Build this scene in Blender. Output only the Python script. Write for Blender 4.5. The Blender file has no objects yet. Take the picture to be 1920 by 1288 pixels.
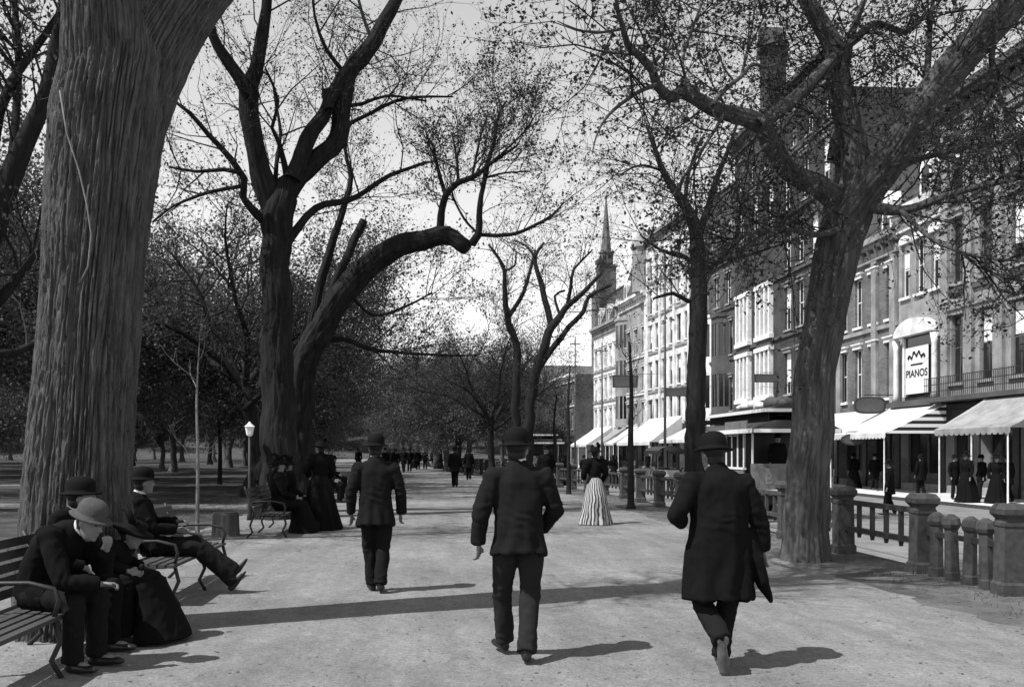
import bpy, bmesh, math, random, time
import numpy as np
from mathutils import Vector, Matrix, noise, Quaternion
T0 = time.time()
R = math.radians
sc = bpy.context.scene
col = sc.collection

# ---------------------------------------------------------------- camera
YAW = R(4.5); EYE = 1.58; FPX = 1844.0; HOR = 845.0
cam_d = bpy.data.cameras.new('camera'); cam = bpy.data.objects.new('camera', cam_d); col.objects.link(cam)
cam_d.sensor_width = 36.0; cam_d.lens = 36.0 * FPX / 1920.0
cam_d.shift_y = (HOR - 644.0) / 1920.0
cam_d.clip_start = 0.05; cam_d.clip_end = 6000
cam.location = (0, 0, EYE); cam.rotation_euler = (R(90), 0, -YAW)
sc.camera = cam

# ---------------------------------------------------------------- sky and sun
SUN_EL = R(56); SHADOW = Vector((0.906, 0.43, 0)).normalized()   # direction in which shadows fall
world = bpy.data.worlds.new('World'); sc.world = world; world.use_nodes = True
nt = world.node_tree; nt.nodes.clear()
wo = nt.nodes.new('ShaderNodeOutputWorld'); bg = nt.nodes.new('ShaderNodeBackground')
sky = nt.nodes.new('ShaderNodeTexSky'); sky.sky_type = 'NISHITA'; sky.sun_disc = False
sky.sun_elevation = SUN_EL
sky.sun_rotation = math.atan2(-SHADOW.x, -SHADOW.y)
sky.air_density = 1.75; sky.dust_density = 0.0; sky.ozone_density = 1.0
bw = nt.nodes.new('ShaderNodeRGBToBW')              # the photograph is black and white
nt.links.new(sky.outputs[0], bw.inputs[0]); nt.links.new(bw.outputs[0], bg.inputs['Color'])
bg.inputs['Strength'].default_value = 0.15
nt.links.new(bg.outputs[0], wo.inputs[0])
sun_d = bpy.data.lights.new('sun', 'SUN'); sun_d.energy = 5.0; sun_d.angle = R(0.55); sun_d.color = (1, 1, 1)
sun = bpy.data.objects.new('sun', sun_d); col.objects.link(sun)
sd = Vector((SHADOW.x * math.cos(SUN_EL), SHADOW.y * math.cos(SUN_EL), -math.sin(SUN_EL)))
sun.rotation_euler = sd.to_track_quat('-Z', 'Y').to_euler(); sun.location = (-20, -10, 40)
sc.view_settings.view_transform = 'Standard'; sc.view_settings.look = 'None'
sc.view_settings.exposure = 0.40; sc.view_settings.gamma = 1.0
sc.render.engine = 'CYCLES'
sc.cycles.max_bounces = 5; sc.cycles.diffuse_bounces = 2; sc.cycles.glossy_bounces = 2
sc.cycles.transparent_max_bounces = 4; sc.cycles.caustics_reflective = False; sc.cycles.caustics_refractive = False

def P(px, py, d):
    """photograph pixel at distance d along the camera axis -> a point of the place"""
    xc = (px - 960.0) / FPX * d; z = EYE + (HOR - py) / FPX * d
    return Vector((xc * math.cos(YAW) + d * math.sin(YAW), d * math.cos(YAW) - xc * math.sin(YAW), z))

# ---------------------------------------------------------------- materials (all neutral greys)
MATS = {}
def mat(name, v, rough=0.8, nscale=0.0, namt=0.0, bump=0.0, stretch=(1, 1, 1), detail=6, spec=0.3, bscale=None, bdist=0.02, island=0.0, metal=0.0):
    if name in MATS: return MATS[name]
    m = bpy.data.materials.new(name); m.use_nodes = True; n = m.node_tree; p = n.nodes['Principled BSDF']
    p.inputs['Base Color'].default_value = (v, v, v, 1); p.inputs['Roughness'].default_value = rough
    p.inputs['Specular IOR Level'].default_value = spec; p.inputs['Metallic'].default_value = metal
    src = None
    if nscale:
        tc = n.nodes.new('ShaderNodeTexCoord'); mp = n.nodes.new('ShaderNodeMapping'); mp.inputs['Scale'].default_value = stretch
        n.links.new(tc.outputs['Object'], mp.inputs['Vector'])
        nz = n.nodes.new('ShaderNodeTexNoise'); nz.inputs['Scale'].default_value = nscale; nz.inputs['Detail'].default_value = detail
        nz.inputs['Roughness'].default_value = 0.65
        n.links.new(mp.outputs[0], nz.inputs['Vector'])
        rp = n.nodes.new('ShaderNodeMapRange'); rp.inputs['From Min'].default_value = 0.3; rp.inputs['From Max'].default_value = 0.7
        rp.inputs['To Min'].default_value = v * (1 - namt); rp.inputs['To Max'].default_value = v * (1 + namt)
        n.links.new(nz.outputs['Fac'], rp.inputs['Value']); src = rp.outputs[0]
        if bump:
            b = n.nodes.new('ShaderNodeBump'); b.inputs['Strength'].default_value = bump; b.inputs['Distance'].default_value = bdist
            nb = nz
            if bscale:
                nb = n.nodes.new('ShaderNodeTexNoise'); nb.inputs['Scale'].default_value = bscale; nb.inputs['Detail'].default_value = 5
                n.links.new(mp.outputs[0], nb.inputs['Vector'])
            n.links.new(nb.outputs['Fac'], b.inputs['Height']); n.links.new(b.outputs[0], p.inputs['Normal'])
    if island:
        g = n.nodes.new('ShaderNodeNewGeometry'); r2 = n.nodes.new('ShaderNodeMapRange')
        r2.inputs['To Min'].default_value = 1 - island; r2.inputs['To Max'].default_value = 1 + island
        n.links.new(g.outputs['Random Per Island'], r2.inputs['Value'])
        mu = n.nodes.new('ShaderNodeMath'); mu.operation = 'MULTIPLY'; n.links.new(r2.outputs[0], mu.inputs[0])
        if src: n.links.new(src, mu.inputs[1])
        else: mu.inputs[1].default_value = v
        src = mu.outputs[0]
    if src:
        n.links.new(src, p.inputs['Base Color'])
    MATS[name] = m
    return m

def leafmat(name, v, trans):
    m = bpy.data.materials.new(name); m.use_nodes = True; n = m.node_tree; n.nodes.clear()
    o = n.nodes.new('ShaderNodeOutputMaterial'); a = n.nodes.new('ShaderNodeAddShader')
    d = n.nodes.new('ShaderNodeBsdfDiffuse'); t = n.nodes.new('ShaderNodeBsdfTranslucent')
    g = n.nodes.new('ShaderNodeNewGeometry')
    for sh, val in ((d, v), (t, trans)):
        r = n.nodes.new('ShaderNodeMapRange'); r.inputs['To Min'].default_value = val * 0.55; r.inputs['To Max'].default_value = val * 1.45
        n.links.new(g.outputs['Random Per Island'], r.inputs['Value']); n.links.new(r.outputs[0], sh.inputs['Color'])
        n.links.new(sh.outputs[0], a.inputs[0 if sh is d else 1])
    n.links.new(a.outputs[0], o.inputs[0]); MATS[name] = m
    return m

def stripemat(name, v1, v2, kind, freq, duty=0.5):
    """woven stripes: kind 'x','y','z' along an object axis, 'ang' round the vertical axis"""
    m = bpy.data.materials.new(name); m.use_nodes = True; n = m.node_tree; p = n.nodes['Principled BSDF']
    p.inputs['Roughness'].default_value = 0.85; p.inputs['Specular IOR Level'].default_value = 0.15
    tc = n.nodes.new('ShaderNodeTexCoord'); sx = n.nodes.new('ShaderNodeSeparateXYZ'); n.links.new(tc.outputs['Object'], sx.inputs[0])
    mu = n.nodes.new('ShaderNodeMath'); mu.operation = 'MULTIPLY'; mu.inputs[1].default_value = freq
    if kind == 'ang':
        at = n.nodes.new('ShaderNodeMath'); at.operation = 'ARCTAN2'; n.links.new(sx.outputs['X'], at.inputs[0]); n.links.new(sx.outputs['Y'], at.inputs[1])
        nz = n.nodes.new('ShaderNodeTexNoise'); nz.inputs['Scale'].default_value = 3.5; n.links.new(tc.outputs['Object'], nz.inputs['Vector'])
        ad = n.nodes.new('ShaderNodeMath'); ad.operation = 'MULTIPLY_ADD'; ad.inputs[1].default_value = .35; n.links.new(nz.outputs['Fac'], ad.inputs[0]); n.links.new(at.outputs[0], ad.inputs[2]); n.links.new(ad.outputs[0], mu.inputs[0])
    else: n.links.new(sx.outputs[kind.upper()], mu.inputs[0])
    fr = n.nodes.new('ShaderNodeMath'); fr.operation = 'FRACT'; n.links.new(mu.outputs[0], fr.inputs[0])
    gt = n.nodes.new('ShaderNodeMath'); gt.operation = 'GREATER_THAN'; gt.inputs[1].default_value = duty; n.links.new(fr.outputs[0], gt.inputs[0])
    r = n.nodes.new('ShaderNodeMapRange'); r.inputs['To Min'].default_value = v1; r.inputs['To Max'].default_value = v2
    n.links.new(gt.outputs[0], r.inputs['Value']); n.links.new(r.outputs[0], p.inputs['Base Color']); MATS[name] = m
    return m

def brickmat(name, v, mortar, scale=1.0):
    m = bpy.data.materials.new(name); m.use_nodes = True; n = m.node_tree; p = n.nodes['Principled BSDF']
    p.inputs['Roughness'].default_value = 0.9; p.inputs['Specular IOR Level'].default_value = 0.2
    tc = n.nodes.new('ShaderNodeTexCoord'); sx = n.nodes.new('ShaderNodeSeparateXYZ'); n.links.new(tc.outputs['Object'], sx.inputs[0])
    ad = n.nodes.new('ShaderNodeMath'); ad.operation = 'ADD'; n.links.new(sx.outputs['X'], ad.inputs[0]); n.links.new(sx.outputs['Y'], ad.inputs[1])
    cx = n.nodes.new('ShaderNodeCombineXYZ'); n.links.new(ad.outputs[0], cx.inputs['X']); n.links.new(sx.outputs['Z'], cx.inputs['Y'])
    b = n.nodes.new('ShaderNodeTexBrick'); b.inputs['Scale'].default_value = scale
    b.inputs['Color1'].default_value = (v * .75,) * 3 + (1,); b.inputs['Color2'].default_value = (v * 1.25,) * 3 + (1,); b.inputs['Mortar'].default_value = (mortar,) * 3 + (1,)
    b.inputs['Brick Width'].default_value = .23; b.inputs['Row Height'].default_value = .075; b.inputs['Mortar Size'].default_value = .008
    n.links.new(cx.outputs[0], b.inputs['Vector'])
    nz = n.nodes.new('ShaderNodeTexNoise'); nz.inputs['Scale'].default_value = 0.7; nz.inputs['Detail'].default_value = 8; n.links.new(tc.outputs['Object'], nz.inputs['Vector'])
    r = n.nodes.new('ShaderNodeMapRange'); r.inputs['From Min'].default_value = .3; r.inputs['From Max'].default_value = .7; r.inputs['To Min'].default_value = .6; r.inputs['To Max'].default_value = 1.3
    n.links.new(nz.outputs['Fac'], r.inputs['Value'])
    mx = n.nodes.new('ShaderNodeMix'); mx.data_type = 'RGBA'; mx.blend_type = 'MULTIPLY'; mx.inputs['Factor'].default_value = 1
    n.links.new(b.outputs['Color'], mx.inputs['A']); n.links.new(r.outputs[0], mx.inputs['B']); n.links.new(mx.outputs['Result'], p.inputs['Base Color'])
    bu = n.nodes.new('ShaderNodeBump'); bu.inputs['Strength'].default_value = .4; bu.inputs['Distance'].default_value = .01; bu.invert = True
    n.links.new(b.outputs['Fac'], bu.inputs['Height']); n.links.new(bu.outputs[0], p.inputs['Normal']); MATS[name] = m
    return m

def pathmat():
    m = bpy.data.materials.new('path'); m.use_nodes = True; n = m.node_tree; p = n.nodes['Principled BSDF']; p.inputs['Roughness'].default_value = .95; p.inputs['Specular IOR Level'].default_value = .08
    tc = n.nodes.new('ShaderNodeTexCoord'); prod = None
    for scale, stretch, amt, det in ((.45, (1, 1, 1), .20, 6), (1.6, (1.6, .22, 1), .16, 8), (7, (1, .6, 1), .12, 8), (26, (1, .8, 1), .16, 4), (90, (1, 1, 1), .22, 3)):
        mp = n.nodes.new('ShaderNodeMapping'); mp.inputs['Scale'].default_value = stretch; mp.inputs['Rotation'].default_value = (0, 0, .12 * scale); n.links.new(tc.outputs['Object'], mp.inputs['Vector'])
        nz = n.nodes.new('ShaderNodeTexNoise'); nz.inputs['Scale'].default_value = scale; nz.inputs['Detail'].default_value = det; nz.inputs['Roughness'].default_value = .6; n.links.new(mp.outputs[0], nz.inputs['Vector'])
        r = n.nodes.new('ShaderNodeMapRange'); r.inputs['From Min'].default_value = .32; r.inputs['From Max'].default_value = .68; r.inputs['To Min'].default_value = 1 - amt; r.inputs['To Max'].default_value = 1 + amt; n.links.new(nz.outputs['Fac'], r.inputs['Value'])
        mu = n.nodes.new('ShaderNodeMath'); mu.operation = 'MULTIPLY'; n.links.new(r.outputs[0], mu.inputs[0])
        if prod is None: mu.inputs[1].default_value = .172
        else: n.links.new(prod, mu.inputs[1])
        prod = mu.outputs[0]
    n.links.new(prod, p.inputs['Base Color'])
    nb = n.nodes.new('ShaderNodeTexNoise'); nb.inputs['Scale'].default_value = 38; nb.inputs['Detail'].default_value = 8; nb.inputs['Roughness'].default_value = .7; n.links.new(tc.outputs['Object'], nb.inputs['Vector'])
    nv = n.nodes.new('ShaderNodeTexNoise'); nv.inputs['Scale'].default_value = 3.2; nv.inputs['Detail'].default_value = 4; n.links.new(tc.outputs['Object'], nv.inputs['Vector'])
    b1 = n.nodes.new('ShaderNodeBump'); b1.inputs['Strength'].default_value = .8; b1.inputs['Distance'].default_value = .012; n.links.new(nb.outputs['Fac'], b1.inputs['Height'])
    b2 = n.nodes.new('ShaderNodeBump'); b2.inputs['Strength'].default_value = .6; b2.inputs['Distance'].default_value = .06; n.links.new(nv.outputs['Fac'], b2.inputs['Height']); n.links.new(b1.outputs[0], b2.inputs['Normal']); n.links.new(b2.outputs[0], p.inputs['Normal'])
    MATS['path'] = m
pathmat()
mat('earth', .10, .95, 1.6, .45, .7, detail=12, spec=.1, bscale=25, bdist=.03)
mat('lawn', .065, .95, .8, .5, .8, detail=12, spec=.05, bscale=40, bdist=.04)
mat('road', .16, .9, 1.2, .3, .6, detail=10, spec=.2, bscale=9, bdist=.03)
mat('sidewalk', .50, .85, .9, .12, .2, detail=8)
mat('gravel_stone', .12, .9, island=.8)
mat('granite', .048, .85, 9, .45, .5, detail=10, bscale=35, bdist=.006)
mat('iron', .022, .55, 14, .3, .2)
mat('rail_steel', .35, .3, metal=.8)
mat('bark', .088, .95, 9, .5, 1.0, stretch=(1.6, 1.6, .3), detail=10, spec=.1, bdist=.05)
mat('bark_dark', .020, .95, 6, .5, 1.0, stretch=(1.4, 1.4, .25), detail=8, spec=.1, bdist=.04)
mat('bark_grey', .085, .95, 7, .5, 1.0, stretch=(1.6, 1.6, .25), detail=10, spec=.1, bdist=.045)
mat('bark_pale', .16, .85, 12, .3, .4, detail=6)
mat('twig', .018, .9)
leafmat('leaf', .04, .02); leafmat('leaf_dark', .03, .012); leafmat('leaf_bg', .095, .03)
mat('wool_black', .006, .95, 160, .15, .25, spec=.08, bdist=.004, detail=4)
mat('wool_dark', .010, .95, 160, .15, .25, spec=.08, bdist=.004, detail=4)
mat('wool_grey', .018, .95, 160, .15, .25, spec=.08, bdist=.004, detail=4)
mat('felt_black', .005, .85, spec=.1); mat('felt_grey', .05, .9, 30, .2, .1)
mat('skin', .17, .6, 20, .12, .1); mat('hair', .006, .6); mat('linen', .55, .8)
mat('leather', .014, .4, 20, .2, .1); mat('leather_worn', .09, .5, 20, .3, .1)
stripemat('skirt_stripe', .03, .36, 'ang', 30 / (2 * math.pi), .45)
mat('slat', .05, .7, 3, .35, .3, stretch=(4, .6, 4))
mat('glass', .012, .12, spec=.6); mat('shop_dark', .008, .6)
mat('white_paint', .68, .7, 2, .25, detail=10); mat('stone_white', .56, .8, .9, .45, .2, detail=10); mat('stone_grey', .24, .85, .8, .5, .2, detail=10)
mat('stone_dark', .07, .9, .8, .35, .2, detail=10)
mat('slate', .045, .7, 1.5, .4, .2); mat('awning_white', .50, .9, 1.2, .25, detail=10); mat('awning_grey', .24, .9, 1.5, .35, detail=10)
stripemat('awning_stripe', .78, .03, 'y', 3.2, .55); stripemat('awning_stripe_fine', .7, .12, 'y', 6.0, .5)
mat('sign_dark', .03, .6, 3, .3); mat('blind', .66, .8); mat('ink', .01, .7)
mat('tram_dark', .012, .45, 2, .3); mat('tram_cream', .72, .5); mat('tram_mid', .16, .5, 2, .2); mat('tram_roof', .05, .8, 3, .2)
mat('wood', .09, .8, 3, .4, .3); mat('cloth_pale', .5, .9, 2, .2); mat('steeple', .12, .8, .4, .15)
brickmat('brick_dark', .045, .08); brickmat('brick_mid', .07, .12); brickmat('brick_grey', .12, .18)

# ---------------------------------------------------------------- object helpers
def tag(o, label=None, cat=None, group=None, kind=None):
    if label: o['label'] = label
    if cat: o['category'] = cat
    if group: o['group'] = group
    if kind: o['kind'] = kind
    return o
def link(name, me, m=None, parent=None, loc=None, rotz=None, smooth=False):
    o = bpy.data.objects.new(name, me); col.objects.link(o)
    if m is not None and me is not None and not me.materials: me.materials.append(MATS[m] if isinstance(m, str) else m)
    if parent: o.parent = parent
    if loc is not None: o.location = loc
    if rotz is not None: o.rotation_euler = (0, 0, rotz)
    return o
def empty(name, loc, rotz=0.0, label=None, cat=None, group=None):
    o = bpy.data.objects.new(name, None); col.objects.link(o); o.location = loc; o.rotation_euler = (0, 0, rotz); o.empty_display_size = .2
    return tag(o, label, cat, group)
def copy_tree(o, parent=None):
    c = o.copy(); col.objects.link(c); c.parent = parent
    for ch in o.children: copy_tree(ch, c)
    return c

class MB:
    def __init__(s): s.v = []; s.f = []; s.mi = []; s.cur = 0
    def quad(s, a, b, c, d):
        i = len(s.v); s.v += [tuple(a), tuple(b), tuple(c), tuple(d)]; s.f.append((i, i + 1, i + 2, i + 3)); s.mi.append(s.cur)
    def box(s, x0, x1, y0, y1, z0, z1):
        i = len(s.v)
        s.v += [(x0, y0, z0), (x1, y0, z0), (x1, y1, z0), (x0, y1, z0), (x0, y0, z1), (x1, y0, z1), (x1, y1, z1), (x0, y1, z1)]
        for f in ((3, 2, 1, 0), (4, 5, 6, 7), (0, 1, 5, 4), (1, 2, 6, 5), (2, 3, 7, 6), (3, 0, 4, 7)):
            s.f.append(tuple(i + k for k in f)); s.mi.append(s.cur)
    def prism(s, poly, a0, a1, axis):
        """polygon (list of 2-tuples) extruded along axis 'x','y','z' from a0 to a1"""
        n = len(poly); i = len(s.v)
        def pt(p, a): return (a, p[0], p[1]) if axis == 'x' else ((p[0], a, p[1]) if axis == 'y' else (p[0], p[1], a))
        s.v += [pt(p, a0) for p in poly] + [pt(p, a1) for p in poly]
        s.f.append(tuple(i + k for k in range(n))[::-1]); s.f.append(tuple(i + n + k for k in range(n))); s.mi += [s.cur] * 2
        for k in range(n):
            s.f.append((i + k, i + (k + 1) % n, i + n + (k + 1) % n, i + n + k)); s.mi.append(s.cur)
    def tube(s, pts, radii, n=8, side=None, caps=True):
        """rings along pts; a radius may be r or (side radius, front radius)"""
        pts = [Vector(p) for p in pts]; base = len(s.v); k = len(pts); prev = None
        for j, p in enumerate(pts):
            t = (pts[min(j + 1, k - 1)] - pts[max(j - 1, 0)])
            t = t.normalized() if t.length > 1e-9 else Vector((0, 0, 1))
            ref = Vector(side) if side is not None else (prev if prev is not None else (Vector((1, 0, 0)) if abs(t.x) < .9 else Vector((0, 1, 0))))
            a = ref - t * ref.dot(t)
            if a.length < 1e-6: a = t.orthogonal()
            a.normalize(); b = t.cross(a); prev = a
            r = radii[j]; ra, rb = (r if isinstance(r, (tuple, list)) else (r, r))
            for q in range(n):
                th = 2 * math.pi * q / n
                s.v.append(tuple(p + a * (ra * math.cos(th)) + b * (rb * math.sin(th))))
        for j in range(k - 1):
            for q in range(n):
                q2 = (q + 1) % n
                s.f.append((base + j * n + q, base + j * n + q2, base + (j + 1) * n + q2, base + (j + 1) * n + q)); s.mi.append(s.cur)
        if caps:
            s.f.append(tuple(base + q for q in range(n))[::-1]); s.f.append(tuple(base + (k - 1) * n + q for q in range(n))); s.mi += [s.cur] * 2
        return s
    def ball(s, c, r, n=10, k=7, up=(0, 0, 1), side=(1, 0, 0)):
        """ellipsoid: r = (along side, along front, along up)"""
        c = Vector(c); up = Vector(up).normalized(); r = (r, r, r) if isinstance(r, (int, float)) else r
        pts = []; rad = []
        for j in range(k):
            a = -math.pi / 2 + math.pi * (j + .12) / (k - 1 + .24)
            pts.append(c + up * (r[2] * math.sin(a))); rad.append((r[0] * math.cos(a), r[1] * math.cos(a)))
        return s.tube(pts, rad, n, side)
    def mesh(s, name, mats=None, smooth=False):
        me = bpy.data.meshes.new(name); me.from_pydata(s.v, [], s.f); 
        if mats:
            for m in (mats if isinstance(mats, (list, tuple)) else [mats]): me.materials.append(MATS[m])
            if isinstance(mats, (list, tuple)) and len(mats) > 1: me.polygons.foreach_set('material_index', s.mi)
        if smooth: me.polygons.foreach_set('use_smooth', [True] * len(me.polygons))
        me.update(); return me
    def build(s, name, m, parent=None, loc=None, rotz=None, smooth=False):
        return link(name, s.mesh(name, m, smooth), None, parent, loc, rotz)

def np_mesh(name, V, F, m, smooth=True):
    """V (n,3), F (k,4) quads"""
    me = bpy.data.meshes.new(name); nf = len(F); w = F.shape[1]
    me.vertices.add(len(V)); me.vertices.foreach_set('co', V.astype(np.float32).ravel())
    me.loops.add(nf * w); me.loops.foreach_set('vertex_index', F.astype(np.int32).ravel())
    me.polygons.add(nf); me.polygons.foreach_set('loop_start', np.arange(0, nf * w, w, dtype=np.int32))
    try: me.polygons.foreach_set('loop_total', np.full(nf, w, dtype=np.int32))
    except Exception: pass
    if smooth: me.polygons.foreach_set('use_smooth', np.ones(nf, dtype=bool))
    me.materials.append(MATS[m]); me.update(calc_edges=True); return me

# ---------------------------------------------------------------- ground, paths, street
BEND = 0.088
def fx(y): return 6.3 if y < 32 else 6.3 - BEND * (y - 32)              # fence line of the mall
def kx(y): return 19.0 if y < 75 else 19.0 - BEND * (y - 75)            # far kerb line
def lx(y): return -3.0 if y < 32 else -3.0 - BEND * (y - 32)            # left edge of the mall path
YS = [-60, -20, 0, 6, 10, 14, 18, 22, 26, 30, 34, 40, 50, 60, 75, 90, 110, 140, 180, 260, 420]
def strip(name, f0, f1, z, m, n=2, parent=None):
    b = MB()
    for y0, y1 in zip(YS[:-1], YS[1:]):
        b.quad((f0(y0), y0, z), (f1(y0), y0, z), (f1(y1), y1, z), (f0(y1), y1, z))
    o = b.build(name, m); tag(o, kind='structure'); return o
g = MB(); g.quad((-2500, -2500, -.62), (2500, -2500, -.62), (2500, 4000, -.62), (-2500, 4000, -.62)); tag(g.build('ground', 'earth'), kind='structure')
strip('lawn', lambda y: -420, lambda y: lx(y) - .9, 0.0, 'lawn')
strip('verge', lambda y: fx(y) - 2.6, lambda y: fx(y) + .32, 0.0, 'earth')
def ragged(y, s): return .28 * noise.noise(Vector((y * .55, s, 0))) + .16 * noise.noise(Vector((y * 1.9, s, 3))) + .07 * noise.noise(Vector((y * 6, s, 7)))
pb = MB(); yy = [-20 + .12 * i for i in range(700)] + [64 + 4 * i for i in range(80)]
for y0, y1 in zip(yy[:-1], yy[1:]):
    pb.quad((lx(y0) - 1.7 + ragged(y0, 1), y0, .004), (fx(y0) - 1.2 + ragged(y0, 5), y0, .004), (fx(y1) - 1.2 + ragged(y1, 5), y1, .004), (lx(y1) - 1.7 + ragged(y1, 1), y1, .004))
tag(pb.build('path', 'path'), kind='structure')
cp = MB()
for (ya, yb, xa) in ((26.5, 29.3, -60), (44, 47, -70)):
    cp.quad((xa, ya + 9, .006), (lx(ya) - 1.55, ya, .006), (lx(yb) - 1.55, yb, .006), (xa, yb + 9, .006))
tag(cp.build('side_path', 'path'), kind='structure')
# kerb wall under the fence, street, far pavement
kw = MB()
for y0, y1 in zip(YS[:-1], YS[1:]):
    kw.quad((fx(y0) + .32, y0, 0.0), (fx(y0) + .32, y0, -.46), (fx(y1) + .32, y1, -.46), (fx(y1) + .32, y1, 0.0))
tag(kw.build('kerb', 'granite'), kind='structure')
strip('street', lambda y: fx(y) + .2, lambda y: kx(y) + .1, -.45, 'road')
strip('pavement', lambda y: kx(y), lambda y: kx(y) + 24, -.32, 'sidewalk')
fk = MB()
for y0, y1 in zip(YS[:-1], YS[1:]):
    fk.quad((kx(y0) - .002, y0, -.315), (kx(y0) - .002, y0, -.46), (kx(y1) - .002, y1, -.46), (kx(y1) - .002, y1, -.315))
tag(fk.build('far_kerb', 'granite'), kind='structure')
for i, dx in enumerate((2.6, 4.05, 6.6, 8.05)):
    strip('tram_rail', lambda y, dx=dx: fx(y) + dx, lambda y, dx=dx: fx(y) + dx + .07, -.444, 'rail_steel')

# low rise closing the view at the end of the common
hb = MB(); nx, ny = 40, 14
def hz(x, y):
    t = max(0, min(1, (y - 190) / 90)); return 11.0 * t * t * (3 - 2 * t) * (1 + .25 * noise.noise(Vector((x * .012, y * .012, 0)))) - .05
for i in range(nx):
    for j in range(ny):
        x0, x1 = -420 + 440 * i / nx, -420 + 440 * (i + 1) / nx; y0, y1 = 190 + 140 * j / ny, 190 + 140 * (j + 1) / ny
        hb.quad((x0, y0, hz(x0, y0)), (x1, y0, hz(x1, y0)), (x1, y1, hz(x1, y1)), (x0, y1, hz(x0, y1)))
tag(hb.build('hill', 'lawn', smooth=True), kind='structure')

# ---------------------------------------------------------------- fence of granite posts and iron rails
fence = empty('park_fence', (fx(14), 14, 0), 0, 'low fence of stone posts with iron rails along the street side of the mall', 'fence')
def fchild(name, me, x, y, z=0, rot=0): return link(name, me, None, fence, (x - fx(14), y - 14, z), rot)
def post_mesh(w, h):
    b = MB(); r = w / 2
    def sq(rr, z): return [(-rr, -rr, z), (rr, -rr, z), (rr, rr, z), (-rr, rr, z)]
    prof = [(r * 1.15, 0), (r * 1.15, .12), (r, .15), (r * .97, h - .27), (r * 1.05, h - .25), (r * 1.05, h - .21), (r * .95, h - .2), (r * .95, h - .17), (r * 1.28, h - .12), (r * 1.28, h - .06), (r * .95, h)]
    for (ra, za), (rb, zb) in zip(prof[:-1], prof[1:]):
        A, B = sq(ra, za), sq(rb, zb)
        for k in range(4): b.quad(A[k], A[(k + 1) % 4], B[(k + 1) % 4], B[k])
    b.quad(*sq(prof[-1][0], h)); return b.mesh('post', 'granite')
PM = post_mesh(.25, 1.03)
def bollard_mesh():
    b = MB(); b.tube([(0, 0, 0), (0, 0, .1), (0, 0, .12), (0, 0, .62), (0, 0, .65), (0, 0, .69), (0, 0, .76), (0, 0, .80), (0, 0, .81)], [.095, .095, .085, .078, .10, .115, .10, .045, .03], 8)
    return b.mesh('stone_bollard', 'granite')
BMs = bollard_mesh()
py_ = [10.35, 12.3] + [14.75 + 2.5 * i for i in range(27)]
PJ = random.Random(3)
for y in py_:
    o = fchild('post', PM, fx(y), y); o.rotation_euler = (PJ.gauss(0, .012), PJ.gauss(0, .015), PJ.gauss(0, .05)); o.scale = (PJ.uniform(.95, 1.05), PJ.uniform(.95, 1.05), PJ.uniform(.97, 1.03))
# narrow bay with four stout little stone posts
for k in range(4):
    o = fchild('short_post', BMs, 6.3, 10.75 + .385 * k + .03); o.rotation_euler = (PJ.gauss(0, .02), PJ.gauss(0, .02), PJ.uniform(0, 1.5))
b = MB(); b.box(-.03, .03, 10.5 - 14, 12.15 - 14, .5, .56); b.build('rail', 'iron', fence, (0, 0, 0))
bal = MB(); bal.box(-.028, .028, -.028, .028, .36, .80); bal.prism([(-.028, .36), (.028, .36), (0, .29)], -.028, .028, 'x'); BAL = bal.mesh('baluster', 'granite')
railc = {}
for i in range(1, len(py_) - 1):
    y0, y1 = py_[i] + .13, py_[i + 1] - .13; xa, xb = fx(y0), fx(y1); L = math.hypot(xb - xa, y1 - y0); rot = -math.atan2(xb - xa, y1 - y0)
    key = round(L, 2)
    if key not in railc:
        b1 = MB(); b1.box(-.045, .045, 0, L, -.035, .035); railc[key] = b1.mesh('rail', 'granite')
    for z in (.80, .40): fchild('rail', railc[key], xa, y0, z, rot)
    nb = 4
    for k in range(nb if i < 20 else 3):
        t = (k + 1) / (nb + 1); fchild('baluster', BAL, xa + (xb - xa) * t, y0 + (y1 - y0) * t)

# ---------------------------------------------------------------- benches
def slat_mesh(L, w, t):
    b = MB(); b.box(-w / 2, w / 2, 0, L, -t / 2, t / 2); return b.mesh('slat', 'slat')
def bench(loc, L, label, rotz=0):
    """bench along local +y, sitting side towards local +x"""
    r = empty('park_bench', loc, rotz, label, 'bench', 'benches along the mall'); sm = slat_mesh(L, .065, .03)
    for i in range(6): link('slat', sm, None, r, (-.02 + .085 * i, 0, .43 - .006 * abs(i - 2)))
    for i in range(5):
        o = link('slat', sm, None, r, (-.10 - .035 * i, 0, .52 + .085 * i)); o.rotation_euler = (0, R(70), 0)
    for y in (.12, L / 2, L - .12):
        b = MB(); rr = .02
        b.tube([(.42, y, .41), (.46, y, .25), (.40, y, .12), (.47, y, 0)], [rr] * 4, 6)
        b.tube([(-.12, y, .40), (-.18, y, .22), (-.14, y, .1), (-.24, y, 0)], [rr] * 4, 6)
        b.tube([(.43, y, .405), (.1, y, .39), (-.1, y, .41), (-.28, y, .93)], [rr] * 4, 6); b.build('iron_leg', 'iron', r, smooth=True)
        a = MB(); a.tube([(-.17, y, .62), (.0, y, .66), (.25, y, .66), (.42, y, .62), (.45, y, .54), (.42, y, .42)], [.018] * 6, 6); a.build('armrest', 'iron', r, smooth=True)
    return r
bench((-3.05, 5.7, .004), 2.7, 'slatted park bench with iron arms in front of the massive ridged trunk')
bench((-3.05, 10.1, .004), 2.5, 'slatted park bench with iron arms just beyond the massive ridged trunk')
bench((-3.15, 18.0, .004), 2.6, 'slatted park bench under the dark forked elm')
bench((-3.5, 30.0, .004), 2.6, 'farther slatted bench carrying a row of sitters beyond the dark forked elm', R(5))
bench((-4.1, 37.0, .004), 2.6, 'farthest slatted bench carrying sitters along the mall', R(5))

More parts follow.
